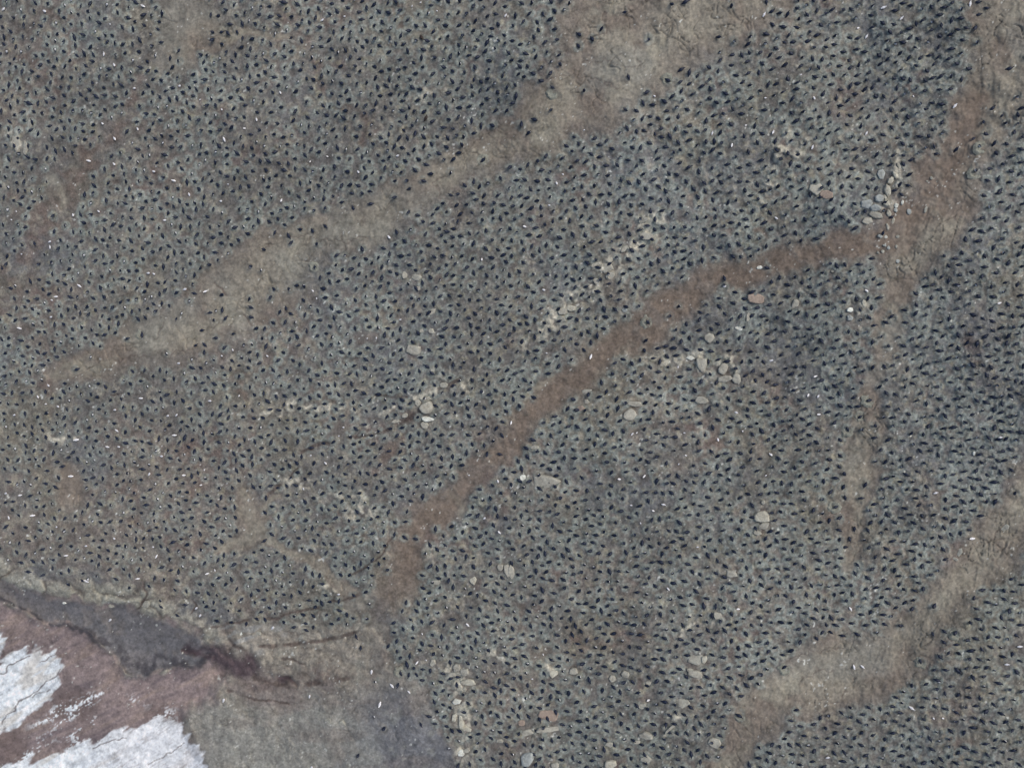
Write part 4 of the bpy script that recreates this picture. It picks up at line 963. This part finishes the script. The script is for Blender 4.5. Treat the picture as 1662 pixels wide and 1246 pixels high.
# ---- words for one bird: how it sits, which way it points and where it is
def place_words(x, y, d=0):
    f = lambda v: (f'{v:.{d}f}' if d else f'{v:.0f}')
    return f'{f(100 * x / PW)}% across and {f(100 * y / PH)}% down the photo'
COMPASS = ['right', 'upper right', 'top', 'upper left', 'left', 'lower left', 'bottom', 'lower right']
POSE_WORDS = {'sitting': 'crouched', 'reaching': 'stretched out', 'upright': 'upright', 'leaning': 'leaning', 'preening': 'hunched'}
used = set()
def unique(make):
    for d in (0, 1, 2):
        s = make(d)
        if s not in used: break
    used.add(s)
    return s
MESH = {(p, v): to_mesh('cormorant', *NEAR[p][v]) for p in POSES for v in range(3)}
proto = {}
for b in singles:
    x, y, ang, kind = b[:4]
    p, v, a, sc, mid = choose(x, y, ang, kind)
    if (p, v) not in proto:
        o = proto[(p, v)] = link('cormorant', MESH[(p, v)], BIRD_MATS)
    else:
        o = proto[(p, v)].copy(); COL.objects.link(o)
    o.location = settle(x, y, mid)
    o.rotation_euler = (0, 0, facing(x, y, a))
    o.scale = (sc, sc, sc)
    way = COMPASS[int(((a % 360) + 22.5) // 45) % 8]
    tag(o, unique(lambda d: f'black cormorant, {POSE_WORDS[p]}, {place_words(x, y, d)}'), 'bird', 'black cormorants nesting on the outer slope')

# ---- all the other cormorants, far too many to tell apart: one mass
lean = 18 * noise(150, seed=201) + np.interp(PX, [0, 500, 1100, 1662], [-58, -30, -8, 0]) + np.interp(PY, [0, 600, 1246], [18, 0, -20])
VV, FF, MM, base = [], [], [], 0
todo = [(b[0], b[1], b[2], int(b[3])) for b in rest]
for b in lone:
    todo.append((b[0], b[1], float(cell(lean, b[0], b[1])) + BR.normal(0, 42), int(BR.random() < .35)))
for x, y in crowd:
    todo.append((x, y, float(cell(lean, x, y)) + BR.normal(0, 38) + (55 if BR.random() < .15 else 0), int(BR.random() < .42)))
for x, y, ang, kind in todo:
    p, v, a, sc, mid = choose(x, y, ang, kind)
    V, F, M = FAR[p][v]
    h = facing(x, y, a); c, s = math.cos(h), math.sin(h)
    L = settle(x, y, mid)
    W = V * sc * .97
    VV.append(np.column_stack([W[:, 0] * c - W[:, 1] * s + L[0], W[:, 0] * s + W[:, 1] * c + L[1], W[:, 2] + L[2]]))
    FF.append(np.array(F) + base); MM.append(np.array(M)); base += len(V)
FF = np.concatenate(FF); MM = np.concatenate(MM)
tri = FF[:, 2] == FF[:, 3]
cv = np.concatenate(VV).astype(np.float32)
cm = bpy.data.meshes.new('cormorant_colony')
nl = np.where(tri, 3, 4)
loops = np.concatenate([FF[~tri].ravel(), FF[tri][:, :3].ravel()]).astype(np.int32)
tot = np.concatenate([np.full((~tri).sum(), 4), np.full(tri.sum(), 3)]).astype(np.int32)
mi = np.concatenate([MM[~tri], MM[tri]]).astype(np.int32)
cm.vertices.add(len(cv)); cm.vertices.foreach_set('co', cv.ravel())
cm.loops.add(len(loops)); cm.loops.foreach_set('vertex_index', loops)
cm.polygons.add(len(tot)); cm.polygons.foreach_set('loop_start', (np.cumsum(tot) - tot).astype(np.int32)); cm.polygons.foreach_set('loop_total', tot)
cm.polygons.foreach_set('material_index', mi); cm.polygons.foreach_set('use_smooth', np.ones(len(tot), bool))
cm.update(calc_edges=True)
co = link('cormorant_colony', cm, BIRD_MATS)
tag(co, 'dense mass of black cormorants sitting on nests all over the brown slope', 'bird colony', None, 'stuff')

# ---- white seabirds; many small ones stand in for cormorants' white breasts
gV, gF, gM = loft(GULL, 12, (9, 9), 2, 0.0, True, True, .02)
gmesh = to_mesh('white_seabird_or_breast', gV, gF, gM)
gproto = None
LONE_WHITE = {
 (1550, 172): 'white seabird alone on the wide track, beak to the upper right', (1577, 874): 'white seabird alone on bare ground below the outer slope colony',
 (958, 579): 'white seabird alone in the middle of the brown track', (631, 385): 'white seabird standing clear on the pale central wash',
 (363, 1135): 'white seabird at the edge of the red flat beside the maroon gully', (179, 1005): 'white seabird alone on the slate grey hollow',
 (443, 1017): 'white seabird on bare tan ground above the dark cracks', (603, 1089): 'highest white seabird of the few on the grey wash',
 (636, 1112): 'white seabird beside a lone cormorant on the grey wash', (664, 1122): 'small white seabird nearest the colony edge on the grey wash',
 (616, 1142): 'lowest large white seabird on the open grey wash', (502, 1128): 'slim white seabird far out on the pale wash',
 (1479, 1148): 'large white seabird between cormorants at the edge of the lower bare wash', (1386, 1082): 'left one of two small white seabirds resting on the lower bare wash',
 (1400, 1081): 'right one of two small white seabirds resting on the lower bare wash', (505, 1244): 'white seabird cut by the bottom edge on the grey wash',
 (1519, 800): 'white seabird alone among dense nests of the outer slope', (115, 772): 'white seabird at the rim of the pale bare spot in the left colony',
}
for wv in whites:
    x, y = wv[0], wv[1]
    siz = wv[2] if len(wv) > 2 else 3.2 + 1.4 * BR.random()
    ang = wv[3] if len(wv) > 3 else float(cell(lean, x, y)) + BR.normal(0, 40)
    if gproto is None:
        o = gproto = link('white_seabird_or_breast', gmesh, GULL_MATS)
    else:
        o = gproto.copy(); COL.objects.link(o)
    sc = (siz if siz < 7 else siz * .80) * float(mpp(x, y)) / .56
    o.location = settle(x, y, .15 * sc)
    wide = 1.15 if siz > 7 else 1.5
    o.scale = (sc, sc * wide, sc)
    o.rotation_euler = (0, 0, facing(x, y, ang + (180 if BR.random() < .35 else 0)))
    lab = next((t for (qx, qy), t in LONE_WHITE.items() if abs(qx - x) < 4 and abs(qy - y) < 4), None)
    lab = lab or unique(lambda d: f'{"white seabird" if siz > 7 else "small white spot"} among the cormorants, {place_words(x, y, d)}')
    tag(o, lab, 'bird', 'white seabirds scattered through the colony')

# ---- two brown birds and the ringed nests
for x, y, ang, lab in ((684, 61, -60, 'dark brown bird sitting among black cormorants in the upper colony'), (691, 191, 60, 'small dark brown bird at the edge of the upper colony')):
    o = link('brown_bird', to_mesh('brown_bird', *NEAR['sitting'][1]), [M_BROWN, M_BROWN, M_BILL, M_FOOT])
    o.location = settle(x, y, .2); o.rotation_euler = (0, 0, facing(x, y, ang)); o.scale = (.95,) * 3
    tag(o, lab, 'bird')
M_NEST = stone_material('guano_nest', lin(134, 136, 128), lin(112, 110, 102))
nr = np.random.default_rng(5)
for x, y, lab in NESTS:
    n, V, F = 26, [], []
    r0 = 7.0 * float(mpp(x, y)) * float(psize(x, y)) ** .8
    prof = ((1.5, -.04), (1.28, .02), (1.1, .075), (.95, .09), (.78, .06), (.55, .035), (.25, .03))
    jit = 1 + nr.normal(0, .09, n)
    for f, h in prof:
        for i in range(n):
            t = 2 * math.pi * i / n
            q = f * jit[i] * (1 + nr.normal(0, .02))
            V.append((r0 * q * math.cos(t), r0 * q * math.sin(t), h + nr.normal(0, .008)))
    for k in range(len(prof) - 1):
        for i in range(n):
            F.append((k * n + i, k * n + (i + 1) % n, (k + 1) * n + (i + 1) % n, (k + 1) * n + i))
    V.append((0, 0, .03)); k = len(prof) - 1
    F += [(k * n + i, k * n + (i + 1) % n, len(V) - 1) for i in range(n)]
    me = bpy.data.meshes.new('nest'); me.from_pydata(V, [], F)
    me.polygons.foreach_set('use_smooth', np.ones(len(F), bool))
    o = link('nest', me, [M_NEST])
    o.location = settle(x, y, 0.0); o.rotation_euler = (math.atan(GY), -math.atan(GX), nr.random() * 6)
    tag(o, lab, 'nest')
print('birds', len(singles), len(todo), 'whites', len(whites), 'stones', len(STONES) + 1)
